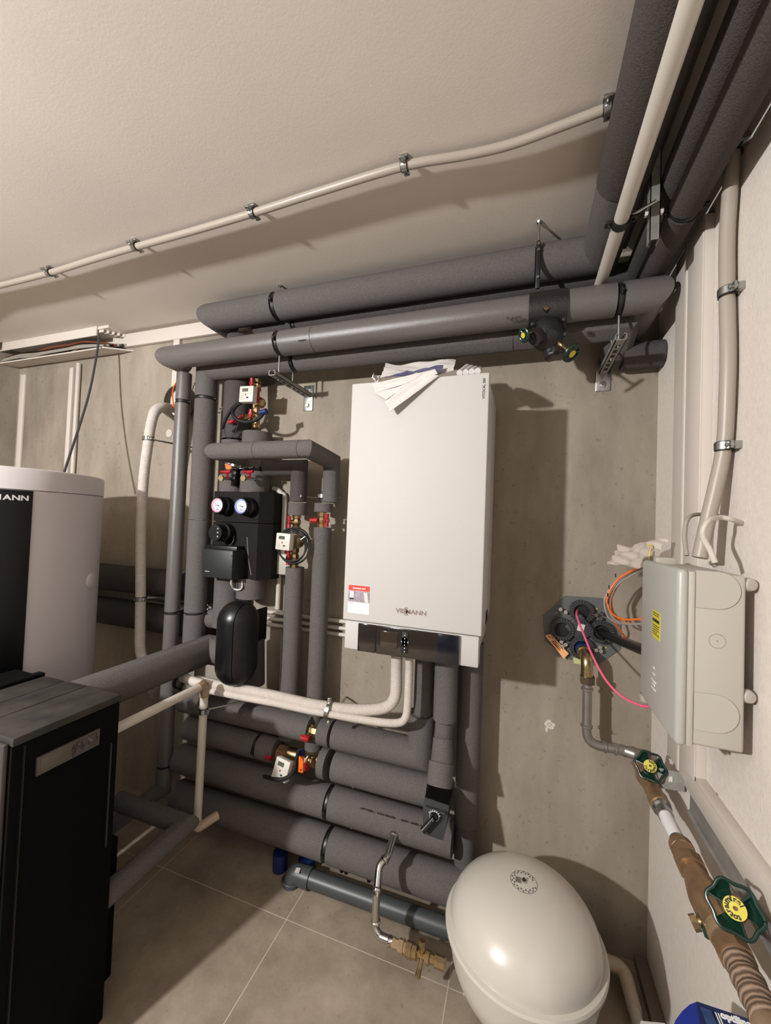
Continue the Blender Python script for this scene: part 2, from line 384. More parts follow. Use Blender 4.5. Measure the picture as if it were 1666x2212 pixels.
sheet('paper_booklet', 'open white booklet hanging over the front top edge of the heating unit, dog-eared pages', 'booklet',
      [pp(809, 850, 1.188), pp(836, 864, 1.186), pp(900, 806, 1.20), pp(925, 805, 1.205)], PAPER, .003, .0015)
sheet('folded_brochure', 'folded white brochure sticking out lowest over the front of the heating unit', 'brochure',
      [pp(832, 869, 1.180), pp(843, 890, 1.176), pp(912, 806, 1.19), pp(948, 812, 1.198)], PAPER, .002, .0012)
sheet('manual', 'thick white manual lying across the top of the heating unit, pages fanned to the left', 'manual',
      [pp(804, 830, 1.186), pp(812, 849, 1.186), pp(940, 798, 1.20), pp(946, 808, 1.20)], PAPER, .002, .0012)
sheet('crumpled_paper', 'large crumpled white sheet spread on top of the heating unit behind the manual', 'paper',
      [pp(822, 818, 1.215), pp(980, 803, 1.215), pp(834, 788, 1.32), pp(985, 777, 1.32)], PAPER, .0015, .0045, (22, 12))
sheet('envelope', 'violet-lined envelope lying under the crumpled sheet on the heating unit', 'envelope',
      [pp(832, 818, 1.200), pp(955, 804, 1.200), pp(880, 803, 1.22), pp(958, 789, 1.22)], mat('violet_paper', (78, 74, 102), .7), .0015, .003, (16, 8))
sheet('plastic_bag', 'small white twisted bag lying at the left top edge of the heating unit', 'bag',
      [pp(802, 818, 1.21), pp(816, 826, 1.21), pp(806, 808, 1.27), pp(822, 818, 1.27)], PAPER, .004, .004, (8, 6))
rp = MB()
for k in range(4):
    rp.tube([pp(993 + 13 * k, 806 - 1.5 * k, 1.225), pp(1010 + 9 * k, 792 + 2 * k, 1.33)], [.0095, .009], 18)
single(rp.build('rolled_paper', PAPER, None), 'loosely rolled beige paper bundle at the right end of the heating unit top', 'paper')

# ------------------------------------------------------------------ insulated pipes under the ceiling
J = INK
g = 'foam covered pipes under the ceiling'
xg = lambda px, py, y: at(px, py, 'y', y).x
r1 = .0585; xA, xB = -1.335, .219
def fr(x, a, b): return (x - a) / (b - a)
insulated('insulated_pipe', 'thick grey foam-covered pipe running highest along the ceiling above the heating unit', [(xA, 1.50, .9), (xA, 1.416, .9), (xB, 1.416, .9), (xB, 1.125, .9)], r1,
          gaps=[(1, fr(xg(588, 660, 1.37), xA, xB), .018), (1, fr(xg(1163, 540, 1.37), xA, xB), .014)], m=FOAM)
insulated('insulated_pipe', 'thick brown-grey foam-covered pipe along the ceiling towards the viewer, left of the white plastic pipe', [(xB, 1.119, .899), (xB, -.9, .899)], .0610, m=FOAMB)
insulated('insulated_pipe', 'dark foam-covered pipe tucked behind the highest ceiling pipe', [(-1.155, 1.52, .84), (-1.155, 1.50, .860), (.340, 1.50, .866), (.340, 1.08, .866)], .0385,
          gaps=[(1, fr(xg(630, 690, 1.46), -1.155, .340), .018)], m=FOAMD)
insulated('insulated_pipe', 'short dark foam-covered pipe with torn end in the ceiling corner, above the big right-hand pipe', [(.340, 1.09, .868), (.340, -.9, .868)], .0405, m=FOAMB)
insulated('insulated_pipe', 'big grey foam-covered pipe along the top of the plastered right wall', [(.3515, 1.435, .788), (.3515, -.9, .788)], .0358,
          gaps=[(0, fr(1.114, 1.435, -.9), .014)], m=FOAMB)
rF = .0490; xF0, xF1 = -1.504, .339; YF_ = 1.345; ZF_ = .702
F = insulated('insulated_pipe', 'front foam-covered pipe with printed letters and black valve, just above the heating unit', [(xF0, 1.4155, ZF_), (xF0, YF_, ZF_), (xF1, YF_, ZF_), (xF1, 1.57, ZF_)], rF,
          gaps=[(1, fr(xg(592, 755, 1.30), xF0, xF1), .016), (1, fr(xg(1344, 650, 1.30), xF0, xF1), .016)], seam=[(1, fr(xg(668, 745, 1.30), xF0, xF1))], m=FOAMS)
# printed word on the foam
def print_on(root, body, px, py, y, size, m=INK, rz=0, tilt=.35, sx=1.2):
    p = at(px, py, 'y', y); up = V((0, math.sin(tilt), math.cos(tilt)))
    return text(body, size, p, (math.cos(rz), 0, math.sin(rz)), up, m, 'printed_lettering', root, bold=size * .02, ext=.0004, sx=sx)
print_on(F, 'Tubolit', 1110, 687, 1.294, .013, tilt=.1); print_on(F, 'Tubolit', 652, 735, 1.299, .010, tilt=.5)
insulated('insulated_pipe', 'foam-covered pipe running just behind and below the front pipe, turning down at its left end', [(-1.404, 1.45, -.02), (-1.404, 1.45, .672), (.293, 1.45, .672), (.293, 1.565, .615)], .0477,
          gaps=[(1, fr(xg(628, 785, 1.41), -1.404, .293), .016), (0, fr(at(444, 856, 'y', 1.41).z, -.02, .672), .012)], m=FOAM, seam=[(1, .80)])
insulated('insulated_pipe', 'short foam-covered pipe close to the back wall, leaving behind the corner trunking', [(.31, 1.54, .60), (.430, 1.54, .60)], .045, m=FOAMD)
# vertical runs left of the pump group
V1 = insulated('insulated_pipe', 'slim shiny foam-covered pipe standing leftmost of the upright pair', [(-1.504, 1.4155, .655), (-1.504, 1.4155, -1.24), (-1.504, 1.17, -1.24)], .0328,
          gaps=[(0, fr(at(396, 864, 'y', 1.385).z, .655, -1.24), .013), (0, fr(at(373, 1327, 'y', 1.385).z, .655, -1.24), .010), (0, fr(at(350, 1662, 'y', 1.385).z, .655, -1.24), .008)], m=FOAMS)
insulated('insulated_pipe', 'thicker foam-covered upright pipe beside the slim shiny one, lower length', [(-1.404, 1.45, -.022), (-1.404, 1.45, -.575)], .0482,
          gaps=[(0, fr(at(420, 1328, 'y', 1.41).z, -.022, -.575), .008)], m=FOAM)
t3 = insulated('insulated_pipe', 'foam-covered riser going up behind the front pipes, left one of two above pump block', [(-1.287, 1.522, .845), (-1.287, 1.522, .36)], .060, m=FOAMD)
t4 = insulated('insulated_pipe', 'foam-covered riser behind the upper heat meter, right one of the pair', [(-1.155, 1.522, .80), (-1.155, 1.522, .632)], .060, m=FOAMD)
insulated('insulated_pipe', 'short foam sleeve under the upper heat meter, left of two', [(-1.287, 1.522, .352), (-1.287, 1.522, .10)], .0615, m=FOAM, gaps=[(0, .45, .07)], clamp=True)
insulated('insulated_pipe', 'short foam sleeve under the upper heat meter, right of two', [(-1.155, 1.51, .385), (-1.155, 1.51, .11)], .066, m=FOAM, gaps=[(0, .62, .014)])
insulated('insulated_pipe', 'foam sleeve leaving the bottom of the black pump block, left one', [(-1.27, 1.50, -.26), (-1.27, 1.50, -.50)], .060, m=FOAM)
insulated('insulated_pipe', 'foam sleeve leaving the bottom of the black pump block, right one', [(-1.145, 1.50, -.27), (-1.145, 1.50, -.36)], .062, m=FOAM)
insulated('insulated_pipe', 'foam-covered cross pipe with mitred ends in front of the risers, above the dial thermometers', [(-1.185, 1.46, .263), (-1.185, 1.30, .263), (-.765, 1.30, .263), (-.765, 1.50, .248), (-.765, 1.50, .075)], .0352,
          seam=[(1, fr(xg(545, 975, 1.27), -1.185, -.765)), (1, .93)], m=FOAM)
insulated('insulated_pipe', 'darker cross pipe directly behind the mitred cross pipe', [(-1.09, 1.50, .222), (-.921, 1.50, .222), (-.921, 1.50, .075)], .036, m=FOAMD)
def zz(px, py, y): return at(px, py, 'y', y).z
insulated('insulated_pipe', 'short foam sleeve between clamp and red ball valve, above the middle heat meter', [(-.921, 1.50, .070), (-.921, 1.50, zz(640, 1113, 1.46))], .041, m=FOAM)
insulated('insulated_pipe', 'short foam sleeve between clamp and red ball valve, beside the middle heat meter', [(-.795, 1.50, .070), (-.795, 1.50, zz(702, 1106, 1.46))], .040, m=FOAM)
insulated('insulated_pipe', 'long upright foam-covered pipe below the middle heat meter', [(-.922, 1.50, zz(638, 1228, 1.46)), (-.922, 1.50, -.93)], .0395, m=FOAM)
insulated('insulated_pipe', 'long upright foam-covered pipe right of the middle heat meter, beside the heating unit', [(-.796, 1.50, zz(697, 1140, 1.46)), (-.796, 1.50, -.95)], .0375, m=FOAM)
# pipes low on the back wall
def low(label, pts, r, gaps, m=FOAM, seam=(), clamp=True): return insulated('insulated_pipe', label, pts, r, gaps=gaps, m=m, seam=seam, clamp=clamp)
yl = 1.46
xa0, xa1 = -1.36, -.330
xm = xg(709, 1590, 1.41)
zA = -.852
low('top one of the four big wall pipes, left length ending at the red ball valve', [(xa0 - .09, yl, zA - .003), (xg(660, 1575, 1.41), yl, zA)], .050, [])
low('short foam collar between red ball valve and clamp, topmost wall pipe', [(xg(681, 1583, 1.41), yl, zA), (xg(706, 1583, 1.41), yl, zA)], .050, [])
A = low('top one of the four big wall pipes, right length mitred up under the heating unit', [(xg(713, 1583, 1.41), yl, zA), (-.330, yl, zA), (-.330, yl, -.70)], .052, [])
zB = -.972
low('second big wall pipe from the top, left length ending at the lower heat meter', [(-1.42, yl, zB), (xg(583, 1610, 1.40), yl, zB)], .050, [(0, fr(xg(546, 1605, 1.41), -1.42, xg(583, 1610, 1.40)), .012)])
low('short foam collar right of the lower heat meter', [(xg(682, 1660, 1.41), yl, zB), (xg(698, 1660, 1.41), yl, zB)], .056, [])
low('second big wall pipe from the top, right length ending at the black valve', [(xg(713, 1660, 1.41), yl, zB), (xg(921, 1725, 1.42), yl, zB)], .0545, [])
zC_ = -1.118
Cp = low('third big wall pipe from the top, with faint printed line', [(-1.458, yl, zC_), (xg(975, 1810, 1.41), yl, zC_)], .060, [(0, fr(xm, -1.458, xg(975, 1810, 1.41)), .014)])
print_on(Cp, 'AF 028 .  DN 05/30  .  OD  2521-V', 845, 1765, 1.4105, .0135, tilt=-.45, sx=1.25)
zD = -1.283
low('lowest big wall pipe, running just above the grey drain pipe', [(-1.458, yl, zD), (-.10, yl, zD)], .0605, [(0, fr(xg(700, 1830, 1.41), -1.458, -.10), .014)])
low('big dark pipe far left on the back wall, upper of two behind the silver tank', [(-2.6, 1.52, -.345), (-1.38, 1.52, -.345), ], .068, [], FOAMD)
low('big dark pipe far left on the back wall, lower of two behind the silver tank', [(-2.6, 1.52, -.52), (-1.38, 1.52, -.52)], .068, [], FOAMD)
# uprights under the unit
low('left of three upright foam pipes below the heating unit', [(-.325, 1.46, -.43), (-.325, 1.46, zz(910, 1556, 1.42))], .0385, [])
low('left upright pipe, short lower collar above the mitred joint', [(-.325, 1.455, zz(910, 1562, 1.42)), (-.325, 1.455, zz(915, 1590, 1.42) - .09)], .042, [])
t = thing('insulated_pipe', 'middle of three upright pipes below the heating unit, stepped, ending at the black valve', 'pipe', (-.237, 1.40, -.43))
MB().tube([(-.237, 1.40, -.43), (-.237, 1.40, zz(962, 1566, 1.36))], .040, 36).build('insulation', FOAM, t)
MB().tube([(-.237, 1.40, zz(962, 1570, 1.36)), (-.240, 1.40, zz(962, 1607, 1.36))], .031, 36).build('insulation', FOAM, t)
MB().tube([(-.240, 1.395, zz(962, 1607, 1.36)), (-.236, 1.37, zz(960, 1664, 1.33))], [.033, .038], 36).build('insulation', FOAM, t)
MB().tube([(-.236, 1.36, zz(960, 1664, 1.32)), (-.236, 1.33, zz(955, 1722, 1.28))], [.0415, .0415], 36).build('insulation', FOAM, t)
insulated('insulated_pipe', 'rightmost of three upright foam pipes below the heating unit, reaching the lowest', [(-.163, 1.50, -.43), (-.163, 1.50, zz(1010, 1795, 1.46)), ], .0435, m=FOAM)
insulated('insulated_pipe', 'narrow foam sleeve at the foot of the rightmost upright pipe', [(-.166, 1.50, zz(1010, 1799, 1.46)), (-.166, 1.50, -1.30)], .036, m=FOAM)
# pipes going to the black cabinet
bx, bz = -1.325, -.603
insulated('insulated_pipe', 'thick foam-covered pipe slanting from behind the black shell to the black cabinet', [(bx, .862, bz), (bx, 1.455, bz), (-1.19, 1.455, bz)], .0625, m=FOAM)
insulated('insulated_pipe', 'foam-covered elbow between the upright pipe and the black oval shell', [(-1.355, 1.50, -.475), (-1.16, 1.50, -.475)], .046, m=FOAM)
insulated('insulated_pipe', 'foam-covered low cross pipe in the shade behind the black cabinet', [(-1.470, 1.17, -1.13), (-1.13, 1.17, -1.13), (-1.13, .862, -1.13)], .033, m=FOAM)
# ------------------------------------------------------------------ bare valves, meters and clamps
def ball_valve(name, label, pos, ax, r, hdir, hcol=RED, cat='valve', group=None, L=.06, hl=.04):
    pos = V(pos); ax = V(ax).normalized(); hd = V(hdir).normalized(); t = thing(name, label, cat, pos, group)
    b = MB().lathe([(r * .72, -L / 2), (r * .72, -L * .42), (r, -L * .40), (r, -L * .2), (r * .75, -L * .18), (r * 1.0, -L * .08), (r * 1.05, 0), (r * 1.0, L * .08), (r * .75, L * .18), (r, L * .2), (r, L * .40), (r * .72, L * .42), (r * .72, L / 2)], pos, ax, 8)
    b.lathe([(r * .5, 0), (r * .5, r * 1.5), (r * .3, r * 1.5), (r * .3, r * 1.9)], pos, hd, 12); b.build('body', BRASS, t)
    side = ax
    h = MB(); c = pos + hd * r * 1.75; rot = Matrix((side, hd.cross(side).normalized(), hd)).transposed()
    h.lathe([(r * .62, -.003), (r * .66, .001), (r * .6, .005)], c, hd, 16)
    h.tube([c - side * hl * .5, c - side * hl * .2, c + side * hl * .2, c + side * hl * .5], [r * .50, r * .42, r * .42, r * .50], 10)
    h.build('handle', hcol, t)
    MB().lathe([(r * .22, .004), (r * .22, .008)], c, hd, 8).build('handle_screw', CHROME, t)
    return t
def heat_meter(name, label, c, w, h, d, right, up, group='heat meters', corr=None, loops=None):
    right = V(right).normalized(); up = V(up).normalized(); out = up.cross(right).normalized() * 1.0
    out = -right.cross(up); out = right.cross(up)            # towards the viewer
    c = V(c); t = thing(name, label, 'heat meter', c, None); rot = Matrix((right, up, out)).transposed()
    b = MB().obox(c, (w, h, d), rot, .004); b.build('casing', METER, t)
    f = c + out * d / 2
    MB().obox(f + up * h * .24 + right * 0 - right * w * .08, (w * .42, h * .20, .0012), rot).build('display', LCD, t)
    MB().lathe([(w * .045, 0), (w * .045, .0015)], f - up * h * .05 + right * w * -.02, out, 14).build('button', RED, t)
    MB().lathe([(w * .05, 0), (w * .05, .001)], f - up * h * .23 + right * w * .12, out, 12, sx=1.6).build('optical_port', BLACK, t)
    q = MB()
    for k in range(4): q.obox(f - up * h * (.10 + .08 * k) - right * w * .26, (w * .24, h * .018, .0008), rot)
    q.build('small_print', GCAB, t)
    MB().obox(f + up * h * .02, (w * .99, h * .012, .0006), rot).build('casing_joint', GCAB, t)
    return t
# upper heat meter
cm = at(536.5, 853, 'y', 1.41)
hm = heat_meter('heat_meter', 'upper heat meter, white square display box with red flap below the ceiling pipes', cm, .072, .070, .03, (1, 0, -.04), (.04, 0, 1))
MB().tube([at(556, 838, 'y', 1.44), at(558, 870, 'y', 1.44)], .008, 10).build('side_flap', RED, hm)
MB().lathe([(.022, 0), (.024, .012), (.024, .03), (.02, .045)], at(566, 872, 'y', 1.52), (0, -1, 0), 20).build('flow_sensor', BRASS, hm)
t = thing('corrugated_cable', 'black spiral cable hanging in a loop under the upper heat meter', 'cable', at(505, 900, 'y', 1.40))
pth = spline([at(523, 868, 'y', 1.43), at(508, 880, 'y', 1.41), at(503, 893, 'y', 1.40), at(512, 906, 'y', 1.39), at(535, 912, 'y', 1.38), at(558, 905, 'y', 1.38), at(570, 892, 'y', 1.39)])
pth2 = spline([at(518, 868, 'y', 1.43), at(500, 885, 'y', 1.40), at(488, 905, 'y', 1.40), at(480, 926, 'y', 1.41)])
for p_ in (pth, pth2):
    q = []; rr = []
    for i in range(len(p_) - 1):
        for k in range(4): q.append(lerp(p_[i], p_[i + 1], k / 4)); rr.append(.0065 if (len(q) % 4 < 2) else .0078)
    MB().tube(q, rr, 12).build('cable', BLACK, t)
MB().tube(spline([at(487, 915, 'y', 1.40), at(486, 934, 'y', 1.41), at(494, 948, 'y', 1.42), at(508, 935, 'y', 1.42), at(515, 912, 'y', 1.42)]), .0016, 8).build('thin_wire', BLACK, t)
single(MB().tube([at(562, 892, 'y', 1.385), at(576, 888, 'y', 1.385)], [.011, .012], 14).build('sensor_plug', BLUE, None), 'blue plug at the right end of the black spiral cable', 'plug')
gv = 'red-handled ball valves'
ball_valve('ball_valve', 'red ball valve above the upper heat meter, partly behind it', at(556, 832, 'y', 1.49), (0, 0, 1), .018, (-.2, -1, 0), L=.07)
ball_valve('ball_valve', 'red ball valve below the upper heat meter, right by the blue plug', at(553, 899, 'y', 1.47), (0, 0, 1), .018, (-.1, -1, .1), L=.07, hl=.035)
ball_valve('ball_valve', 'red ball valve left under the upper heat meter, handle pointing left', at(529, 903, 'y', 1.47), (1, 0, .2), .014, (0, -1, 0), L=.05, hl=.03)
single(MB().tube([at(496, 912, 'y', 1.45), at(512, 909, 'y', 1.45)], [.010, .008], 14).build('red_plug', RED, None), 'small red plug left of the spiral cable loop', 'plug')
single(MB().tube([at(553, 820, 'y', 1.50), at(553, 925, 'y', 1.50)], .017, 16).build('metal_pipe', BRASS, None), 'short bare brass pipe behind the upper heat meter', 'pipe')

# drain cocks over the pump block
for (px, lab) in ((490, 'left'), (538, 'right')):
    t = thing('drain_cock', f'{lab} small red-handled drain cock with brass cap above the dial thermometers', 'valve', at(px, 1025, 'y', 1.42))
    a = at(px - 10, 1033, 'y', 1.385); b = at(px + 14, 1035, 'y', 1.46)
    MB().tube([a, b], .007, 12).build('body', CHROME, t)
    MB().lathe([(.0135, -.010), (.0135, .0), (.012, .002)], a, (b - a), 6).build('cap', BRASS, t)
    c = at(px, 1020, 'y', 1.40); MB().tube([at(px - 14, 1019, 'y', 1.385), c, at(px + 9, 1018, 'y', 1.40)], [.0065, .0075, .006], 10).tube([c, at(px + 2, 1033, 'y', 1.41)], .006, 10).build('handle', RED, t)
t = thing('lever_valve', 'small valve with orange lever above the left drain cock', 'valve', at(492, 1008, 'y', 1.44))
MB().prism([at(486, 1001, 'y', 1.42), at(499, 1006, 'y', 1.42), at(498, 1014, 'y', 1.42), at(488, 1013, 'y', 1.42)], (0, .01, 0)).build('grip', ORANGE, t)
MB().tube([at(499, 1010, 'y', 1.42), at(512, 1012, 'y', 1.45)], .006, 10).build('stem', CHROME, t)
t = thing('pipe_fitting', 'black square fitting and chrome union above the pump block', 'pipe fitting', at(510, 1040, 'y', 1.5))
MB().box(at(508, 1050, 'y', 1.45), at(525, 1020, 'y', 1.53), .004).build('body', BLKP, t)
MB().lathe([(.040, -.012), (.044, -.010), (.044, .010), (.040, .012)], at(511, 1010, 'y', 1.50), (0, 0, 1), 24).build('union_ring', CHROME, t)
t = thing('pipe_clamp', 'bright steel clamp on the right sleeve above the pump block', 'pipe clamp', (-1.155, 1.51, .2)); clampring(t, (-1.155, 1.51, zz(562, 1010, 1.46)), (0, 0, 1), .052, .014, ears=(.3, -1, 0), matr=CHROME)

# pump group
t = thing('pump_group', 'black foam pump block with two dial thermometers on the back wall', 'pump group', (-1.2, 1.5, -.275))
zt_, zs_, zb_ = .112, at(500, 1128, 'y', 1.45).z, -.272
def octo(z0, z1, xl, xr, yf, yb, bev): return [(xl + bev, yf, z0), (xr - bev, yf, z0), (xr, yf + .05, z0), (xr, yb, z0), (xl, yb, z0), (xl, yf + .05, z0)], (0, 0, z1 - z0)
h = MB(); p_, e = octo(zs_ + .0015, zt_, -1.370, -1.042, 1.45, 1.585, .042); h.prism(p_, e).build('upper_shell', EPP, t)
h = MB(); p_, e = octo(zb_, zs_ - .0015, -1.370, -1.042, 1.45, 1.585, .042); h.prism(p_, e).build('lower_shell', EPP, t)
MB().tube([at(534, 1160, 'y', 1.4497), at(537, 1210, 'y', 1.4497), at(543, 1243, 'y', 1.4497)], .0022, 8).build('scuff_mark', mat('pale_scuff', (108, 98, 92), .7), t)
for (px, py, col, nm) in ((487, 1093, mat('magenta_ring', (196, 150, 176), .4), 'pink'), (537, 1095, mat('blue_ring', (132, 146, 196), .4), 'blue')):
    o = at(px + 3, py, 'y', 1.45); ax = (0, -1, 0)
    th = MB().lathe([(.041, 0), (.041, .030), (.036, .036), (.034, .062), (.031, .062), (.031, .058), (.0001, .058)], o, ax, 40).build('thermometer', BLKP, t)
    rg = MB()
    for k in range(18):
        a = k * math.pi / 9; rg.tube([o + V((.0365 * math.cos(a), -.036, .0365 * math.sin(a))), o + V((.0355 * math.cos(a), -.060, .0355 * math.sin(a)))], .002, 6)
    rg.build('grip_rib', BLKP, t).parent = th
    MB().lathe([(.0305, .0585), (.0305, .0605), (.0001, .0605)], o, ax, 32).build('dial_rim', col, t).parent = th
    MB().lathe([(.0235, .0608), (.0001, .0612)], o + V((.004, 0, 0)), ax, 32).build('dial_face', mat('dial_white', (226, 224, 232), .4), t).parent = th
    n = o + V((.004, -.0618, 0)); nd = MB().tube([n + V((-.018, 0, .003)), n + V((.001, 0, -.0005)), n + V((.010, 0, -.003))], [.0005, .0018, .0022], 6)
    for k in range(9):
        a = math.radians(-30 + k * 30); nd.box(n + V((.0175 * math.cos(a) - .0008, 0, .0175 * math.sin(a) - .0008)), n + V((.0175 * math.cos(a) + .0008, .0004, .0175 * math.sin(a) + .0008)))
    nd.box(n + V((-.008, 0, -.0175)), n + V((.008, .0004, -.0150))).build('needle_and_marks', INK, t).parent = th
pc = at(493, 1150, 'y', 1.45)
pm = MB().lathe([(.040, 0), (.040, .035), (.034, .040), (.036, .066), (.034, .080), (.0001, .080)], pc, (0, -1, 0), 40).build('circulation_pump', BLKP, t)
MB().lathe([(.030, .0805), (.0001, .0812)], pc, (0, -1, 0), 32).build('pump_front_plate', mat('pump_plate', (30, 31, 33), .25), t).parent = pm
bt = MB()
for k in range(3): bt.lathe([(.0042, .082), (.004, .083), (.0001, .083)], pc + V((.016, 0, .018 - .017 * k)), (0, -1, 0), 12)
bt.build('pump_button', GCAB, t).parent = pm
MB().torus(pc + V((.012, -.010, -.028)), (0, -1, .2), .030, .003, 28, 8).build('pump_housing_ring', mat('dark_metal', (70, 66, 64), .35, .8), t)
cb0, cb1 = at(436, 1246, 'y', 1.365), at(503, 1190, 'y', 1.365)
cb = MB().box(cb0, (cb1.x, 1.449, cb1.z), .004).build('controller_box', CTRL, t); cb['label'] = 'anthracite controller box with small white lettering'
for px, py in ((436, 1196), (500.5, 1200.5)): MB().lathe([(.003, -.001), (.0028, .002), (.0001, .0025)], at(px, py, 'y', 1.365), (0, -1, 0), 12).build('screw', CHROME, t).parent = cb
for px, py in ((450, 1184.5), (496, 1187)): MB().lathe([(.003, -.001), (.0028, .003), (.0001, .003)], at(px, py, 'y', 1.40), (0, -.5, 1), 12).build('screw', CHROME, t).parent = cb
MB().box(at(444, 1188, 'y', 1.40), at(528, 1180, 'y', 1.449), .003).build('controller_hood', BLKP, t)
logo(at(447, 1234, 'y', 1.3645), .024, (1, 0, 0), (0, 0, 1), GINK, t)
single(MB().tube(spline([at(500, 1250, 'y', 1.41), at(500, 1262, 'y', 1.41), at(506, 1272, 'y', 1.43), at(517, 1274, 'y', 1.43), at(523, 1268, 'y', 1.43), at(523, 1255, 'y', 1.44)]), .0042, 10).build('sensor_cable', WHOSE, None), 'short pale cable looping under the anthracite controller box', 'cable')

# black oval shell
t = thing('separator_shell', 'glossy black oval two-part shell hanging below the pump block', 'separator', at(512, 1497, 'y', 1.33))
zt_, zb_ = at(515, 1301, 'y', 1.30).z, at(510, 1497, 'y', 1.27).z; R_ = .080; cx, cyy = -1.068, 1.33
prof = []
for k in range(11): a = math.pi / 2 * (1 - k / 10); prof.append((R_ * math.cos(a) if k else .0001, zt_ - R_ * 1.0 + R_ * math.sin(a)))
for k in range(11): a = -math.pi / 2 * k / 10; prof.append((R_ * math.cos(a) if k < 10 else .0001, zb_ + R_ * 1.0 + R_ * math.sin(a)))
sh = MB()
def half(side, nm, mtl):
    bm = bmesh.new(); b = MB(); n = 40
    pr = prof; b.lathe([(r, z) for r, z in pr], (0, 0, 0), (0, 0, 1), 48, cap=False)
    geom = b.bm.verts[:] + b.bm.edges[:] + b.bm.faces[:]
    bmesh.ops.bisect_plane(b.bm, geom=geom, plane_co=(.036 + side * .0014, 0, 0), plane_no=(side, 0, 0), clear_inner=True)
    bmesh.ops.translate(b.bm, vec=(cx, cyy, 0), verts=b.bm.verts)
    ed = [e for e in b.bm.edges if len(e.link_faces) == 1]; bmesh.ops.edgeloop_fill(b.bm, edges=ed)
    return b.build(nm, mtl, t)
half(-1, 'left_half_shell', SHELL); half(1, 'right_half_shell', mat('brown_black_foam', (19, 15, 13), .6, var=.3, scale=120, bump=.35, bscale=200, spec=.3))
MB().box(at(548, 1320, 'y', 1.40), at(572, 1380, 'y', 1.50), .006).build('rear_block', EPP, t)
single(MB().tube([at(545, 1380, 'y', 1.45), at(545, 1478, 'y', 1.45)], .052, 30).build('foam_sleeve', FOAMD, None), 'dark foam sleeve half hidden behind the black oval shell', 'pipe sleeve')

# middle valves and meter
for px, x, lab in ((647, -.921, 'left'), (705, -.795, 'right')):
    t = thing('pipe_clamp', f'{lab} one of two bright clamps beneath the mitred cross pipe', 'pipe clamp', (x, 1.50, .07))
    clampring(t, (x, 1.50, zz(px, 1071, 1.46)), (0, 0, 1), .027, .014, ears=(.7, -.7, 0), matr=CHROME, rod=(x + .045, 1.586, zz(px, 1071, 1.46)))
    MB().tube([(x, 1.50, zz(px, 1060, 1.46)), (x, 1.50, zz(px, 1082, 1.46))], .022, 20).build('bare_pipe', BLACK, t)
ball_valve('ball_valve', 'red ball valve on the left upright pipe, above the middle heat meter', (-.918, 1.49, zz(632, 1128, 1.45)), (0, 0, 1), .019, (-.75, -1, 0), L=.095, hl=.05)
ball_valve('ball_valve', 'red ball valve with side sensor, right of the middle heat meter', (-.797, 1.49, zz(700, 1124, 1.45)), (0, 0, 1), .020, (1, -.5, 0), L=.085, hl=.055)
single(MB().tube([at(671, 1124, 'y', 1.47), at(686, 1124, 'y', 1.47)], [.010, .012], 12).build('sensor_nut', RED, None), 'red hexagonal sensor nut left of the right-hand ball valve', 'sensor')
ball_valve('ball_valve', 'red ball valve directly under the middle heat meter', (-.920, 1.49, zz(632, 1206, 1.45)), (0, 0, 1), .019, (-.35, -1, 0), L=.11, hl=.06)
hm = heat_meter('heat_meter', 'middle heat meter, white display box in front of a black cable coil', at(615.5, 1170, 'y', 1.395), .066, .068, .032, (1, 0, -.05), (.05, 0, 1))
MB().lathe([(.028, -.01), (.030, .0), (.030, .03), (.022, .04)], at(643, 1170, 'y', 1.50), (0, -1, 0), 24).build('flow_sensor', BRASS, hm)
t = thing('cable_coil', 'black cable coiled in rings around the middle heat meter', 'cable', at(632, 1182, 'y', 1.42))
cc = at(634, 1180, 'y', 1.44)
for k in range(5): MB().torus(cc + V((.004 * k - .008, -.006 * (k % 3), .003 * ((k * 2) % 5) - .005)), (.25, -1, .05 * (k - 2)), .058 + .0025 * k, .0032, 44, 8, 1.08).build('cable_ring', BLACK, t)
MB().tube([cc + V((.045, -.02, .03)), cc + V((.066, -.02, .045))], .002, 8).build('cable_tie', WINK, t)

# lower meter and valves
t = ball_valve('ball_valve', 'small red ball valve on the topmost wall pipe, left of the white hose clamp', (xg(671, 1577, 1.45), 1.45, zA + .002), (1, 0, 0), .024, (0, -1, -.35), L=.085, hl=.035)
single(MB().tube([(xg(575, 1630, 1.45), 1.46, zB), (xg(690, 1660, 1.45), 1.46, zB)], .025, 20).build('metal_pipe', BRASS, None), 'bare brass pipe carrying the lower heat meter', 'pipe')
bb = MB().lathe([(.030, -.02), (.034, -.018), (.034, .018), (.030, .02)], (xg(612, 1635, 1.45), 1.45, zB), (1, 0, 0), 8); single(bb.build('pipe_union', BRONZE, None), 'bronze hexagonal union left above the lower heat meter', 'pipe union')
ball_valve('ball_valve', 'red ball valve right of the lower heat meter, beside the orange tag', (xg(668, 1648, 1.44), 1.45, zB), (1, 0, 0), .022, (0, -1, -.1), L=.07, hl=.03)
ball_valve('ball_valve', 'red ball valve left of the lower heat meter', (xg(588, 1630, 1.44), 1.45, zB), (1, 0, 0), .020, (0, -1, -.2), L=.06, hl=.03)
hm = heat_meter('heat_meter', 'lower heat meter, tilted white display box between the big wall pipes', at(611, 1661, 'y', 1.355), .066, .072, .03, (1, -.06, -.13), (.10, .35, 1))
t = thing('corrugated_cable', 'black spiral cable curling in front of the lower heat meter', 'cable', at(600, 1680, 'y', 1.33))
p_ = spline([at(646, 1622, 'y', 1.38), at(640, 1640, 'y', 1.33), at(634, 1665, 'y', 1.31), at(620, 1680, 'y', 1.31), at(600, 1684, 'y', 1.32), at(570, 1677, 'y', 1.36)]); q = []; rr = []
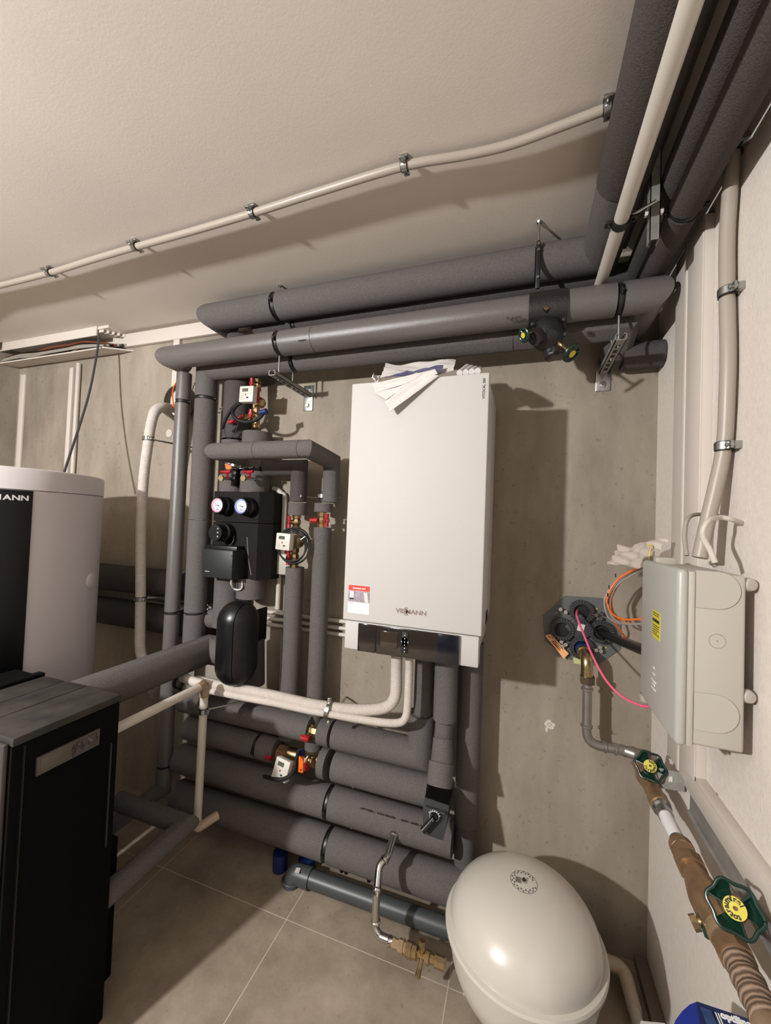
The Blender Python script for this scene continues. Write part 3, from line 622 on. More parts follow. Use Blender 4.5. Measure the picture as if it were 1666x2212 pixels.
for i in range(len(p_) - 1):
    for k in range(4): q.append(lerp(p_[i], p_[i + 1], k / 4)); rr.append(.0062 if (len(q) % 4 < 2) else .0075)
MB().tube(q, rr, 12).build('cable', BLACK, t)
t = thing('valve_tag', 'orange plastic tag with blue top hanging beside the lower heat meter', 'tag', at(650, 1645, 'y', 1.37))
MB().box(at(644, 1668, 'y', 1.37), at(658, 1634, 'y', 1.378), .002).build('tag', ORANGE, t)
MB().lathe([(.003, 0), (.003, .001)], at(650, 1663, 'y', 1.369), (0, -1, 0), 12).build('hole', BLACK, t)
MB().tube([at(652, 1636, 'y', 1.38), at(652, 1622, 'y', 1.40)], .012, 14).build('blue_cap', BLUE, t)

# black angled valve under the unit
t = thing('lever_valve', 'black cased valve with lever and number scale under the middle upright pipe', 'valve', at(938, 1770, 'y', 1.31))
v0, v1 = at(916, 1800, 'y', 1.30), at(964, 1735, 'y', 1.30)
MB().prism([at(918, 1722, 'y', 1.33), at(970, 1740, 'y', 1.33), at(966, 1775, 'y', 1.31), at(957, 1816, 'y', 1.28), at(914, 1801, 'y', 1.28), at(914, 1745, 'y', 1.31)], (.0, .09, .0)).build('casing', BLKP, t)
MB().prism([at(919, 1743, 'y', 1.304), at(961, 1757, 'y', 1.304), at(961, 1760, 'y', 1.303), at(919, 1746, 'y', 1.303)], (0, .01, 0)).build('casing_rib', mat('dark_rib', (58, 56, 54), .5), t)
kn = at(937, 1768, 'y', 1.285)
MB().lathe([(.012, 0), (.011, .012), (.0001, .013)], kn + V((0, .012, 0)), (0, -1, 0), 20).tube([kn, at(913, 1795, 'y', 1.265)], [.008, .010], 12).build('lever', BLKP, t)
sc_ = MB()
for k in range(7):
    a = math.radians(20 + k * 22); sc_.box(kn + V((.019 * math.cos(a) - .0012, .008, .019 * math.sin(a) - .0012)), kn + V((.019 * math.cos(a) + .0012, .010, .019 * math.sin(a) + .0012)))
sc_.torus(kn + V((0, .009, 0)), (0, -1, 0), .0155, .0006, 24, 6).build('scale_marks', WINK, t)
MB().lathe([(.0025, .012), (.002, .016)], kn + V((0, .004, 0)), (0, -1, 0), 10).build('lever_screw', CHROME, t)

# ------------------------------------------------------------------ upper black globe valve on the front pipe
t = thing('insulated_valve', 'black moulded valve cover with two green handwheels on the front ceiling pipe', 'valve', at(1185, 700, 'y', 1.3449))
xv0, xv1 = at(1142, 700, 'y', 1.2920).x, at(1227, 690, 'y', 1.2920).x
EPR = mat('black_valve_cover', (30, 27, 25), .45, bump=.5, bscale=150, var=.2, scale=60)
b = MB().tube([(xv0, YF_, ZF_ - .003), (xv1, YF_, ZF_ - .003)], .056, 32)
b.lathe([(.0001, .052), (.030, .048), (.046, .030), (.052, 0), (.046, -.03)], at(1182, 722, 'y', 1.3365), (0, -.75, -.65), 30)
b.lathe([(.022, 0), (.026, .03), (.020, .045)], at(1170, 722, 'y', 1.3132), (-.5, -.7, -.6), 20); b.lathe([(.030, 0), (.032, .05), (.026, .06)], at(1187, 735, 'y', 1.3449), (.35, .1, -1), 20)
b.build('moulded_cover', EPR, t)
bts = MB()
for px, py in ((1151, 700), (1178, 716), (1219, 690), (1222, 722), (1190, 755)): bts.lathe([(.006, -.01), (.006, .004), (.003, .005)], at(px, py, 'y', 1.2867), (0, -1, -.2), 10)
bts.build('cover_clip', BLACK, t)
MB().lathe([(.0075, -.01), (.0075, .004), (.0001, .005)], at(1181, 667, 'y', 1.2941), (0, -1, .25), 18).build('test_plug', BRASS, t)
MB().lathe([(.0001, -.006), (.011, -.006), (.011, .002), (.0001, .002)], at(1181, 667, 'y', 1.2941), (0, -1, .25), 4).build('test_plug_seat', BLACK, t)
for (a, b_, c_, lab, rw) in (((1166, 712), (1149, 731), (1138, 738), 'handwheel', .019), ((1208, 742), (1226, 757), (1235, 764), 'handwheel', .024)):
    pa = at(*a, 'y', 1.2973); pb = at(*b_, 'y', 1.2443 if a[0] < 1200 else 1.26); pc_ = at(*c_, 'y', 1.2284 if a[0] < 1200 else 1.25); ax = (pc_ - pa)
    if a[0] < 1200: ax = V((-.75, -.55, -.45))
    else: ax = V((.55, -.45, -.75))
    pc_ = pa + ax.normalized() * .062
    MB().tube([pa, pc_], .0042, 12).lathe([(.007, 0), (.007, .012), (.005, .016)], pa, ax, 12).build('stem', BRASS, t)
    w = MB().lathe([(.004, -.003), (rw * .5, -.002), (rw * .62, .001), (rw * .5, .004), (.004, .004)], pc_, ax, 24)
    w.torus(pc_, ax, rw, .0045, 30, 10)
    axn = ax.normalized(); a1 = axn.cross(V((0, 0, 1))).normalized(); a2 = axn.cross(a1)
    for k in range(5):
        an = k * 2 * math.pi / 5; e = a1 * math.cos(an) + a2 * math.sin(an); w.tube([pc_, pc_ + e * rw], .0035, 8)
    w.build(lab, GREEN, t); MB().lathe([(rw * .45, .0045), (.0001, .005)], pc_, ax, 20).build('wheel_disc', YELLOW, t)

# ------------------------------------------------------------------ channel brackets, hangers and rods
def bracket(label, bx_, bz_, yt, hfoot=(.05, .11), rods=()):
    t = thing('channel_bracket', label, 'bracket', (bx_, WB, bz_)); w = .030; h_ = .020
    b = MB(); zt2 = bz_ + h_ / 2; zb2 = bz_ - h_ / 2; tk = .0022
    b.box((bx_ - w / 2, yt, zb2), (bx_ + w / 2, WB - .006, zb2 + tk)); b.box((bx_ - w / 2, yt, zb2), (bx_ - w / 2 + tk, WB - .006, zt2)); b.box((bx_ + w / 2 - tk, yt, zb2), (bx_ + w / 2, WB - .006, zt2))
    b.box((bx_ - w / 2, yt, zt2 - tk), (bx_ - w / 2 + .008, WB - .006, zt2)); b.box((bx_ + w / 2 - .008, yt, zt2 - tk), (bx_ + w / 2, WB - .006, zt2)); b.build('channel', ZINCD, t)
    s = MB(); n = 6
    for k in range(n):
        y = yt + .035 + k * (WB - yt - .06) / n; s.box((bx_ - .006, y, zb2 - .0004), (bx_ + .006, y + .022, zb2 + tk + .0004))
    s.build('slot', BLACK, t)
    MB().box((bx_ - .024, WB - .006, bz_ - .072), (bx_ + .024, WB - .0005, bz_ + .045), .002).build('wall_plate', ZINC, t)
    for dz in (.028, -.048):
        MB().lathe([(.013, 0), (.013, .002), (.0085, .002), (.0085, .009), (.0001, .009)], (bx_, WB - .006, bz_ + dz), (0, -1, 0), 6).build('bolt', CHROME, t)
    for (y, z1) in rods: MB().tube([(bx_, y, zb2 - .006), (bx_, y, z1)], .0038, 10).build('threaded_rod', ZINC, t)
    return t
bl = at(667, 862, 'y', WB); bl_x = bl.x
bracket('slotted steel channel bracket on the wall left above the heating unit', bl_x, at(667, 849, 'y', WB).z - .012, 1.305, rods=[(1.35, .655), (1.452, .63)])
br_x = at(1303, 800, 'y', WB).x
bracket('slotted steel channel bracket on the wall right of the heating unit, under the green handwheels', br_x, at(1303, 803, 'y', WB).z, 1.310, rods=[(1.35, .655), (1.452, .63)])
t = thing('pipe_hanger', 'steel hanger rod from the ceiling with black strap, right half of the ceiling pipes', 'pipe hanger', at(1163, 560, 'y', 1.36))
hx = at(1163, 560, 'y', 1.352).x
MB().tube([(hx, 1.352, 1.0), (hx, 1.352, .935)], .0042, 10).build('threaded_rod', ZINC, t)
MB().lathe([(.009, 0), (.007, -.006)], (hx, 1.352, 1.0), (0, 0, 1), 8).build('rod_nut', ZINC, t)
MB().box((hx - .007, 1.345, .93), (hx + .007, 1.353, .775), .002).build('clamp_strap', mat('black_strap', (30, 30, 30), .4), t)
for z in (.92, .90, .81): MB().lathe([(.005, 0), (.005, .006)], (hx, 1.345, z), (0, -1, 0), 6).build('bolt', CHROME, t)
t = thing('pipe_hanger', 'short hanger stub in the ceiling above the left end of the ceiling pipes', 'pipe hanger', at(605, 620, 'z', 1.0))
q = at(605, 616, 'z', .9985); MB().tube([q, q + V((0, 0, -.04))], .004, 10).lathe([(.008, 0), (.006, .006)], q - V((0, 0, .006)), (0, 0, 1), 8).build('threaded_rod', ZINC, t)
# ------------------------------------------------------------------ pipes and strut in the right ceiling corner
t = thing('plastic_pipe', 'white plastic pipe slanting along the ceiling in front of the thick grey foam pipe', 'pipe', (.214, 1.5, .78))
MB().tube([(.214, 1.55, .78), (.214, -.9, .78)], .0172, 28).build('tube', PVC, t)
clampring(t, at(1342, 478, 'z', .78), (0, 1, 0), .0175, .02, ears=(1, 0, .1), rod=(.285, at(1342, 478, 'z', .78).y - .02, .80), matr=mat('dark_clamp', (70, 66, 60), .4, .7))
sx_, sy_ = .2865, 1.115
t = thing('hanging_strut', 'galvanised steel channel hanging down between the ceiling corner pipes', 'strut', (sx_, sy_, .70))
b = MB(); z0 = at(1410, 525, 'y', sy_).z; w, d_, k_ = .022, .028, .002
b.box((sx_ - w / 2, sy_ - d_ / 2, z0), (sx_ - w / 2 + k_, sy_ + d_ / 2, 1)); b.box((sx_ + w / 2 - k_, sy_ - d_ / 2, z0), (sx_ + w / 2, sy_ + d_ / 2, 1))
b.box((sx_ - w / 2, sy_ - d_ / 2, z0), (sx_ + w / 2, sy_ - d_ / 2 + k_, 1)); b.box((sx_ - w / 2, sy_ + d_ / 2 - k_, z0), (sx_ - w / 2 + .006, sy_ + d_ / 2, 1)); b.build('channel', ZINCD, t)
MB().lathe([(.008, 0), (.008, .008)], (sx_ + .012, sy_, .79), (1, 0, 0), 6).lathe([(.008, 0), (.008, .008)], (sx_ - .02, sy_, .79), (1, 0, 0), 6).build('nut', CHROME, t)
t = thing('ceiling_rail', 'thin grey rail on the ceiling between the corner pipes', 'rail', (.297, 1.3, .97))
MB().box((.303, -.5, .975), (.314, 1.53, .9995)).build('rail', mat('grey_rail', (120, 112, 106), .5), t)

# ------------------------------------------------------------------ conduit with saddles on the ceiling
zc = .9745
cpts = [at(px, py, 'z', zc) for px, py in ((-60, 632), (0, 617), (110, 589), (200, 561), (292, 534), (400, 504), (545, 461), (700, 411), (872, 359), (1000, 336), (1100, 313), (1200, 277), (1310, 235), (1380, 208))]
single(MB().tube(spline([V((XL + .001, cpts[0].y + .09, zc)), V((-2.6, cpts[0].y + .04, zc))] + cpts, 6), .0115, 20).build('cable_conduit', PVCG, None), 'long beige conduit sagging across the ceiling between five metal saddle clamps', 'conduit')
for px, py, lab in ((107, 589, 'leftmost saddle clamp of the ceiling conduit'), (292, 533, 'second saddle clamp of the ceiling conduit, counted from the left'), (546, 460, 'third saddle clamp of the ceiling conduit, in its middle'), (874, 358, 'fourth saddle clamp of the ceiling conduit, above the heating unit'), (1313, 233, 'saddle clamp at the right end of the ceiling conduit, touching the thick grey pipe')):
    p_ = at(px, py, 'z', zc); t = thing('saddle_clamp', lab, 'pipe clamp', p_, 'saddle clamps on the ceiling conduit')
    i = min(range(len(cpts)), key=lambda j: (cpts[j] - p_).length); i = max(1, min(i, len(cpts) - 2)); d = (cpts[i + 1] - cpts[i - 1]).normalized()
    clampring(t, p_, d, .0118, .015, ears=(-d.y, d.x, 0), matr=ZINC)
    MB().tube([p_ + V((0, 0, .012)), V((p_.x, p_.y, 1.0))], .004, 10).box((p_.x - .010, p_.y - .010, .992), (p_.x + .010, p_.y + .010, .9995), .001).build('base', ZINC, t)

# ------------------------------------------------------------------ right wall: trunking, conduit, box
XT = .410
def trunk(name, label, a, b):                                # wall trunking with a lid profile
    return thing(name, label, 'cable trunking', a)
y0, y1 = XT / .300, at(1514.7, 900, 'x', XT).y
zbt = at(1487, 1700, 'x', XT).z
t = thing('cable_trunking', 'white vertical cable trunking on the right wall from the corner pipes downward', 'cable trunking', (WR, y0, zbt))
MB().box((XT + .002, y1, zbt), (WR, y0, .80), .001).build('base', TRUNK, t)
MB().box((XT, y1 + .006, zbt + .0), (XT + .006, y1 + .10, .80), .001).build('lid', TRUNK, t)
MB().box((XT - .001, y1 + .108, zbt), (XT + .006, y1 + .125, .80), .001).build('lid_edge', TRUNK, t)
t = thing('cable_trunking', 'white trunking running level along the right wall towards the viewer, above the bronze pipe', 'cable trunking', (WR, 1.0, -.62))
zt1, zt2 = at(1510, 1691.4, 'x', XT).z, at(1490, 1717, 'x', XT).z
MB().box((XT + .002, -.5, zt2), (WR, y1 + .07, zt1), .001).build('base', TRUNK, t)
MB().box((XT - .001, -.5, zt2 + .008), (XT + .004, y1 + .05, zt1 - .010), .001).build('lid', TRUNK, t)
# wall conduit
xc = .413
wp = [at(px, py, 'x', xc) for px, py in ((1588, 250), (1583, 330), (1576, 430), (1571, 520), (1571, 640), (1573, 760), (1571, 850), (1565, 960))] + [at(1547, 1050, 'x', .400), at(1528, 1130, 'x', .385), at(1512, 1205, 'x', .370)]
single(MB().tube(spline(wp, 6), [.0145] * (6 * 10 + 1), 22).build('cable_conduit', PVCG, None), 'thick beige conduit running down the right wall into the grey box', 'conduit')
for px, py, lab in ((1584, 326, 'wall conduit clamp highest up, under the big foam pipe'), (1573, 632, 'wall conduit clamp in the middle, beside the ceiling corner trunking'), (1566, 965, 'wall conduit clamp lowest, above the grey box')):
    p_ = at(px, py, 'x', xc); t = thing('saddle_clamp', lab, 'pipe clamp', p_, 'clamps on the wall conduit')
    clampring(t, p_, (0, .04, 1), .0150, .016, ears=(0, -1, 0), matr=ZINC)
    MB().box((xc + .006, p_.y - .028, p_.z - .008), (WR, p_.y - .014, p_.z + .008), .001).build('base', ZINC, t)
# grey box
by0, by1, bx0, bx1 = .943, 1.186, .318, .408; bz1, bz0 = -.077, -.412
t = thing('electrical_box', 'light grey plastic electrical box with yellow warning label on the right wall', 'electrical box', (bx1, 1.06, bz0))
MB().box((bx0, by0, bz0), (bx1, by1, bz1), .006, 3).build('housing', BOXG, t)
MB().box((.296, by0 - .004, bz0 - .006), (bx0 - .002, by1 + .004, bz1 + .006), .009, 3).build('lid', BOXL, t)
MB().box((bx0 - .003, by0 - .003, bz0 - .003), (bx0 + .008, by1 + .003, bz1 + .003), .003).build('lid_rim', BOXG, t)
for zc_, nm in (((at(1550, 1275, 'y', by0).z), 'upper'), ((at(1540, 1540, 'y', by0).z), 'lower')):
    pts = [(bx0 + .0085, by0 - .003, zc_ + .036), (.362, by0 - .003, zc_ + .036)]
    for k in range(1, 12): a = math.pi / 2 - k * math.pi / 12; pts.append((.362 + .036 * math.cos(a), by0 - .003, zc_ + .036 * math.sin(a)))
    pts += [(.362, by0 - .003, zc_ - .036), (bx0 + .0085, by0 - .003, zc_ - .036)]
    MB().prism(pts, (0, .006, 0)).build('lid_latch_cover', BOXG, t)
kc = at(1550, 1385, 'y', by0)
MB().torus(kc, (0, -1, 0), .0135, .0007, 36, 6).torus(kc, (0, -1, 0), .001, .0006, 8, 6).build('knockout', mat('moulded_line', (150, 146, 136), .6), t)
for z in (at(1627, 1265, 'y', by0).z, at(1622, 1510, 'y', by0).z):
    MB().lathe([(.0001, .010), (.010, .009), (.0125, .004), (.0135, 0), (.0125, -.004), (.006, -.006)], (.4165, by0 + .014, z), (.35, -1, 0), 30).build('mounting_foot', BOXG, t)
MB().box((bx0 + .0, by1 - .030, bz1 - .002), (bx0 + .045, by1 - .002, bz1 + .016), .004).build('cable_entry', BOXG, t)
for px, py in ((1487, 1205), (1545, 1222)):
    q = at(px, py, 'z', bz1 + .004); MB().lathe([(.012, 0), (.012, .008), (.008, .012)], q, (0, 0, 1), 20).build('cable_gland', BOXG, t)
MB().lathe([(.012, -.004), (.013, .0), (.013, .02)], (.300, by1 - .01, bz0 - .006), (1, 0, 0), 16).build('hinge', BOXG, t)
# label, embossed letters on the lid (faces -x)
xl = .2955; yy = lambda px, py: at(px, py, 'x', xl)
a = yy(1418, 1350); lw, lh = .052, .062
lb = MB().box((xl - .0006, a.y - lw / 2, a.z - lh / 2), (xl + .001, a.y + lw / 2, a.z + lh / 2)).build('warning_label', YELLOW, t)
text('ACHTUNG', .0095, (xl - .0008, a.y, a.z + .009), (0, -1, 0), (0, 0, 1), INK, 'label_lettering', t, bold=.0002).parent = lb
q = MB()
for k, (w, z) in enumerate(((.044, .026), (.040, .021), (.044, -.002), (.042, -.007), (.044, -.012), (.030, -.017), (.044, -.022))):
    q.box((xl - .0009, a.y + .022 - w, a.z + z - .0008), (xl - .0003, a.y + .022, a.z + z + .0008))
q.build('label_small_print', INK, t).parent = lb
a = yy(1412, 1465)
q = MB(); 
for k, (w, z) in enumerate(((.012, .024), (.018, .010), (.034, -.006), (.020, -.014), (.030, -.024))): q.box((xl - .0006, a.y - w / 2, a.z + z - .0016), (xl + .001, a.y + w / 2, a.z + z + .0016), .0005)
q.build('embossed_marks', mat('pale_emboss', (226, 226, 220), .4), t)
single(MB().tube(spline([at(1484, 1200, 'x', .345), at(1479, 1160, 'x', .345), at(1484, 1125, 'x', .35), at(1500, 1112, 'x', .37), at(1530, 1112, 'x', .405), at(1552, 1114, 'x', .425)]), .0045, 10).build('grey_cable', GCAB, None), 'grey cable arching out of the box top behind the thick conduit', 'cable')
single(MB().tube(spline([at(1545, 1216, 'x', .355), at(1535, 1190, 'x', .350), at(1518, 1155, 'x', .345), at(1530, 1126, 'x', .355), at(1555, 1118, 'x', .385), at(1580, 1122, 'x', .405), at(1603, 1130, 'x', .431)]), [.0052] * 49, 10).build('grey_cable', PVC, None), 'pale cable arching from the box top into a hole in the right wall', 'cable')

# ------------------------------------------------------------------ eight sided wall entry plate with four ports
yw = WB
t = thing('wall_entry_plate', 'grey eight-sided wall entry plate with four round ports and screws', 'entry plate', (.2, yw, -.37))
hexp = [at(px, py, 'y', yw - .004) for px, py in ((1174, 1330), (1222, 1287), (1300, 1292), (1342, 1340), (1341, 1402), (1290, 1438), (1228, 1424), (1178, 1385))]
MB().prism(hexp, (0, .003, 0)).build('plate', HEXG, t)
DK = mat('dark_port_plastic', (58, 60, 62), .45)
pc_ = at(1254, 1356, 'y', yw - .006)
bd = MB(); ports = [at(1256, 1320, 'y', yw - .01), at(1214, 1358, 'y', yw - .01), at(1298, 1364, 'y', yw - .01), at(1256, 1398, 'y', yw - .01)]
for q in ports: bd.lathe([(.040, 0), (.040, .014), (.030, .014), (.0285, .018), (.0265, .018), (.0265, .002), (.0001, .002)], q, (0, -1, 0), 36)
bd.obox(pc_ - V((0, .006, 0)), (.075, .012, .075), Matrix.Rotation(math.radians(45), 3, 'Y'), .004); bd.build('port_block', DK, t)
dsk = MB()
for q in ports: dsk.lathe([(.0262, .003), (.0001, .004)], q, (0, -1, 0), 30)
dsk.build('port_opening', BLACK, t)
rb = MB()
for q in ports:
    for k in range(24):
        a = k * math.pi / 12; rb.tube([q + V((.0325 * math.cos(a), -.0155, .0325 * math.sin(a))), q + V((.0385 * math.cos(a), -.0155, .0385 * math.sin(a)))], .0012, 5)
rb.build('port_rib', BLACK, t)
sw = MB()
for px, py in ((1211, 1316), (1222, 1322), (1288, 1328), (1298, 1336), (1300, 1325), (1216, 1395), (1222, 1392), (1296, 1398), (1298, 1406), (1288, 1404), (1213, 1386)):
    MB().lathe([(.0065, 0), (.0065, .005), (.0035, .005), (.0033, .002), (.0001, .002)], at(px, py, 'y', yw - .018), (0, -1, 0), 14).build('screw', CHROME, t)
yd = MB()
for px, py in ((1202, 1324), (1289, 1315), (1309, 1399)): MB().lathe([(.003, 0), (.003, .001), (.0001, .001)], at(px, py, 'y', yw - .0045), (0, -1, 0), 12).build('yellow_dot', YELLOW, t)
sq = [at(1178, 1373, 'y', yw - .022), at(1190, 1370, 'y', yw - .022), at(1229, 1412, 'y', yw - .022), at(1218, 1423, 'y', yw - .022)]
so = MB().prism(sq, (0, .002, 0)).build('orange_sticker', mat('orange_sticker', (236, 178, 120), .5), t)
q = MB(); e1 = (sq[2] - sq[1]).normalized(); e2 = (sq[0] - sq[1]).normalized()
for (s0, ln, off) in ((.004, .016, .005), (.026, .040, .005), (.026, .036, .011), (.026, .042, .016), (.004, .010, .012)):
    p0 = sq[1] + e1 * s0 + e2 * off - V((0, .0006, 0)); q.tube([p0, p0 + e1 * ln], .0011, 5)
q.build('sticker_print', INK, t).parent = so
MB().obox(pc_ - V((0, .0145, -.004)), (.022, .001, .026), Matrix.Rotation(math.radians(12), 3, 'Y')).build('paper_tag', PAPER, t)
single(MB().prism([at(1238, 1420, 'y', yw - .012), at(1254, 1422, 'y', yw - .012), at(1256, 1436, 'y', yw - .012), at(1240, 1433, 'y', yw - .012)], (0, .005, 0)).build('green_tag', mat('pale_green', (196, 200, 140), .5), None), 'small pale green tag under the wall entry plate', 'tag')
# things through the ports
p0 = ports[3]
t = thing('brass_elbow', 'brass elbow with blue sleeve leaving the lower port of the wall entry plate', 'pipe elbow', p0)
ve = V((.217, 1.485, 0)); zb_ = at(1268, 1462, 'y', 1.485).z
MB().tube([p0 + V((0, .005, 0)), p0 + V((.002, -.03, -.003))], .023, 24).build('blue_sleeve', BLUE, t)
zt_ = at(1262, 1412, 'y', 1.50).z
MB().tube([p0 + V((.001, -.01, -.003)), p0 + V((.003, -.045, -.006))], .021, 24).build('collar', BRASS, t)
MB().tube(fillet([(p0.x + .002, 1.55, p0.z - .006), (.217, 1.485, p0.z - .010), (.217, 1.485, zb_)], .035), .0185, 24).build('elbow', BRASS, t)
MB().lathe([(.024, -.012), (.024, .012)], (.219, 1.485, at(1269, 1468, 'y', 1.485).z), (0, 0, 1), 6).build('hexagon_nut', mat('grey_bronze', (118, 104, 90), .35, .9), t)
zS = -.4755 * 1.485
t = thing('steel_pipe', 'pressed stainless steel pipe dropping from the entry plate and turning right to the small handwheel', 'pipe', (.22, 1.485, zS))
sp = fillet([(.219, 1.485, zb_ - .015), (.221, 1.485, zS), (.352, 1.485, zS)], .042)
MB().tube(sp, .0145, 24).build('tube', STEEL, t)
sp = fillet([(.335, 1.485, zS), (.372, 1.470, zS), (.372, 1.34, zS - .005)], .045)
MB().tube(sp, .0165, 24).build('press_elbow', STEEL, t)
pb = MB()
for (o, ax) in (((.219, 1.485, at(1269, 1488, 'y', 1.485).z), (0, 0, 1)), ((.220, 1.485, at(1269, 1568, 'y', 1.485).z), (0, 0, 1)), ((.276, 1.485, zS), (1, 0, 0)), ((.306, 1.485, zS), (1, 0, 0))): pb.lathe([(.0145, -.006), (.0185, -.003), (.0185, .003), (.0145, .006)], o, ax, 28, cap=False)
pb.build('press_bead', STEEL, t)
# water line towards the viewer; k(y): position on the line z/x = -1.96
XW, ZW = .357, -.702
def wy(px, py): 
    d = RT @ V((px - 833, py - 1106, F0)); return XW * d.y / d.x
def handwheel(t, c, ax, R, m_=GREEN, lobes=6, word=True, ws=1):
    ax = V(ax).normalized(); a1 = V((0, 0, 1)).cross(ax).normalized(); a2 = ax.cross(a1).normalized(); c = V(c); b = MB()
    ring = []
    for k in range(72):
        a = 2 * math.pi * k / 72; rr = R * (1 + .07 * math.cos(lobes * a)); ring.append(c + (a1 * math.cos(a) + a2 * math.sin(a)) * rr - ax * .004)
    b.tube(ring + [ring[0], ring[1]], R * .085, 10, caps=False)
    b.lathe([(R * .42, .0), (R * .46, -.003), (R * .40, -.008), (R * .2, -.012)], c, ax, 30)
    n3 = lobes // 2
    for k in range(n3):                                       # dished webs between the openings
        a0 = 2 * math.pi * (k + .15) / n3; w = math.pi / n3 * .56; vs = []; fs = []
        for lay in (0, -.003):
            for i in range(9):
                a = a0 + w * (i / 8 * 2 - 1)
                for j in range(5):
                    f = .40 + .58 * j / 4; dz = -.010 * math.sin(math.pi * j / 4) - .002; vs.append(c + (a1 * math.cos(a) + a2 * math.sin(a)) * R * f * (1 if j < 4 else 1.0) + ax * (dz + lay))
        for i in range(8):
            for j in range(4):
                p = i * 5 + j; fs.append((p, p + 5, p + 6, p + 1)); p += 45; fs.append((p, p + 1, p + 6, p + 5))
        b.add(vs, fs)
    for k in range(n3):
        a = 2 * math.pi * (k + .65) / n3; b.tube([c + (a1 * math.cos(a - .35) + a2 * math.sin(a - .35)) * R * .42 - ax * .003, c + (a1 * math.cos(a - .42) + a2 * math.sin(a - .42)) * R - ax * .004], R * .06, 8)
    w_ = b.build('handwheel', m_, t)
    dk = MB().lathe([(R * .45, .0), (R * .44, .002), (.0001, .0025)], c, ax, 36).build('handwheel_disc', YELLOW, t); dk.parent = w_
    MB().lathe([(R * .09, .002), (R * .08, .006), (.0001, .008)], c, ax, 12).build('handwheel_screw', BRASS, t).parent = w_
    if word:
        L = MB(); wd = 'totraumfrei'
        for i, ch in enumerate(wd):
            a = math.radians(100 - i * 26) if ws > 0 else math.radians(-60 - i * 26)
            e = a1 * math.cos(a) + a2 * math.sin(a); tdir = (a1 * math.sin(a) - a2 * math.cos(a))
            L.merge(text(ch, R * .30, c + e * R * .33 + ax * .0028, tdir, e, INK, None, None, bold=R * .008).bm)
        L.build('disc_lettering', INK, t, smooth=False).parent = w_
    return w_
Yv1 = wy(1398, 1705)
t = thing('handwheel_valve', 'bronze valve with the smaller green handwheel and yellow disc, by the room corner', 'valve', (XW, Yv1, ZW))
b = MB().lathe([(.018, -.06), (.018, -.030), (.026, -.005), (.027, .015), (.020, .045), (.018, .075)], (XW, Yv1, ZW), (0, 1, 0), 24)
b.lathe([(.0235, -.058), (.0235, -.036)], (XW, Yv1, ZW), (0, 1, 0), 6).lathe([(.0235, .052), (.0235, .075)], (XW, Yv1, ZW), (0, 1, 0), 6)
w1 = at(1405, 1655, 'x', .352); ax1 = V((-.26, -.78, .56)).normalized()
w1 = w1 + V((0, 0, 0)); b.tube([(XW, Yv1, ZW), w1 - ax1 * .03], [.019, .014], 20).build('body', BRONZE, t)
MB().tube([w1 - ax1 * .045, w1], .0075, 14).build('stem', BRASS, t); handwheel(t, w1, ax1, .0345, lobes=6)
t = thing('pipe_fitting', 'bronze and silver fittings with a white plastic pipe piece between the two handwheel valves', 'pipe fitting', (XW, 1.15, ZW))
def yl_(px, py): return wy(px, py)
ya, yb_, yc_, yd_, ye_, yf_ = yl_(1412, 1712), yl_(1428, 1745), yl_(1440, 1768), yl_(1465, 1822), yl_(1477, 1845), yl_(1492, 1870)
MB().lathe([(.021, ya - 1), (.021, (ya + yb_) / 2 - 1), (.0235, (ya + yb_) / 2 - 1), (.0235, yb_ - 1), (.018, yb_ - 1.002)], (XW, 1, ZW), (0, 1, 0), 28).build('bronze_union', BRONZE, t)
MB().lathe([(.020, yb_ - 1), (.022, yb_ - 1.006), (.022, yb_ - 1.012), (.018, yb_ - 1.018), (.0175, yc_ - 1.0)], (XW, 1, ZW), (0, 1, 0), 28).build('chrome_collar', ZINC, t)
MB().tube([(XW, yc_ + .01, ZW), (XW, yd_ - .01, ZW)], .0155, 26).build('plastic_pipe', mat('bright_white_pipe', (226, 224, 224), .4), t)
MB().lathe([(.0175, yd_ - 1), (.0185, yd_ - 1.03), (.022, yd_ - 1.035), (.022, ye_ - 1)], (XW, 1, ZW), (0, 1, 0), 28).build('silver_collar', ZINC, t)
MB().lathe([(.026, ye_ - 1), (.026, yf_ - 1)], (XW, 1, ZW), (0, 1, 0), 6).build('hexagon_nut', BRONZE, t)
Yv2 = wy(1528, 1935)
t = thing('handwheel_valve', 'bronze valve with the large green handwheel and yellow disc near the blue box', 'valve', (XW, Yv2, ZW))
w2 = at(1588, 1962, 'x', .355); ax2 = V((-.30, -.77, .56)).normalized()
b = MB().lathe([(.0235, .165), (.0235, .150), (.020, .148), (.020, .128), (.0225, .122), (.0215, .085), (.0265, .060), (.0315, .030), (.0315, .0), (.026, -.035), (.0215, -.055), (.0215, -.075)], (XW, Yv2 - .03, ZW), (0, 1, 0), 26)
b.lathe([(.0275, .122), (.0275, .096)], (XW, Yv2 - .03, ZW), (0, 1, 0), 8).lathe([(.0275, -.060), (.0275, -.085)], (XW, Yv2 - .03, ZW), (0, 1, 0), 8).lathe([(.022, -.052), (.022, -.038)], w2, ax2, 6)
b.tube([(XW, Yv2 - .01, ZW), w2 - ax2 * .035], [.026, .017], 20).build('body', BRONZE, t)
MB().tube([w2 - ax2 * .045, w2], .0085, 14).build('stem', BRASS, t); handwheel(t, w2, ax2, .0352, lobes=6, ws=-1)
q = at(1505, 1958, 'x', .345); MB().tube([q, (XW, q.y, ZW)], [.006, .008], 12).build('test_plug', STEEL, t)
q = at(1495, 1994, 'x', .318); e = V((XW, q.y, ZW)) - q
dc = MB().tube([q, q + e * .25], .0125, 8).tube([q + e * .25, q + e * .9], .0085, 12).build('drain_cock', BRASS, t)
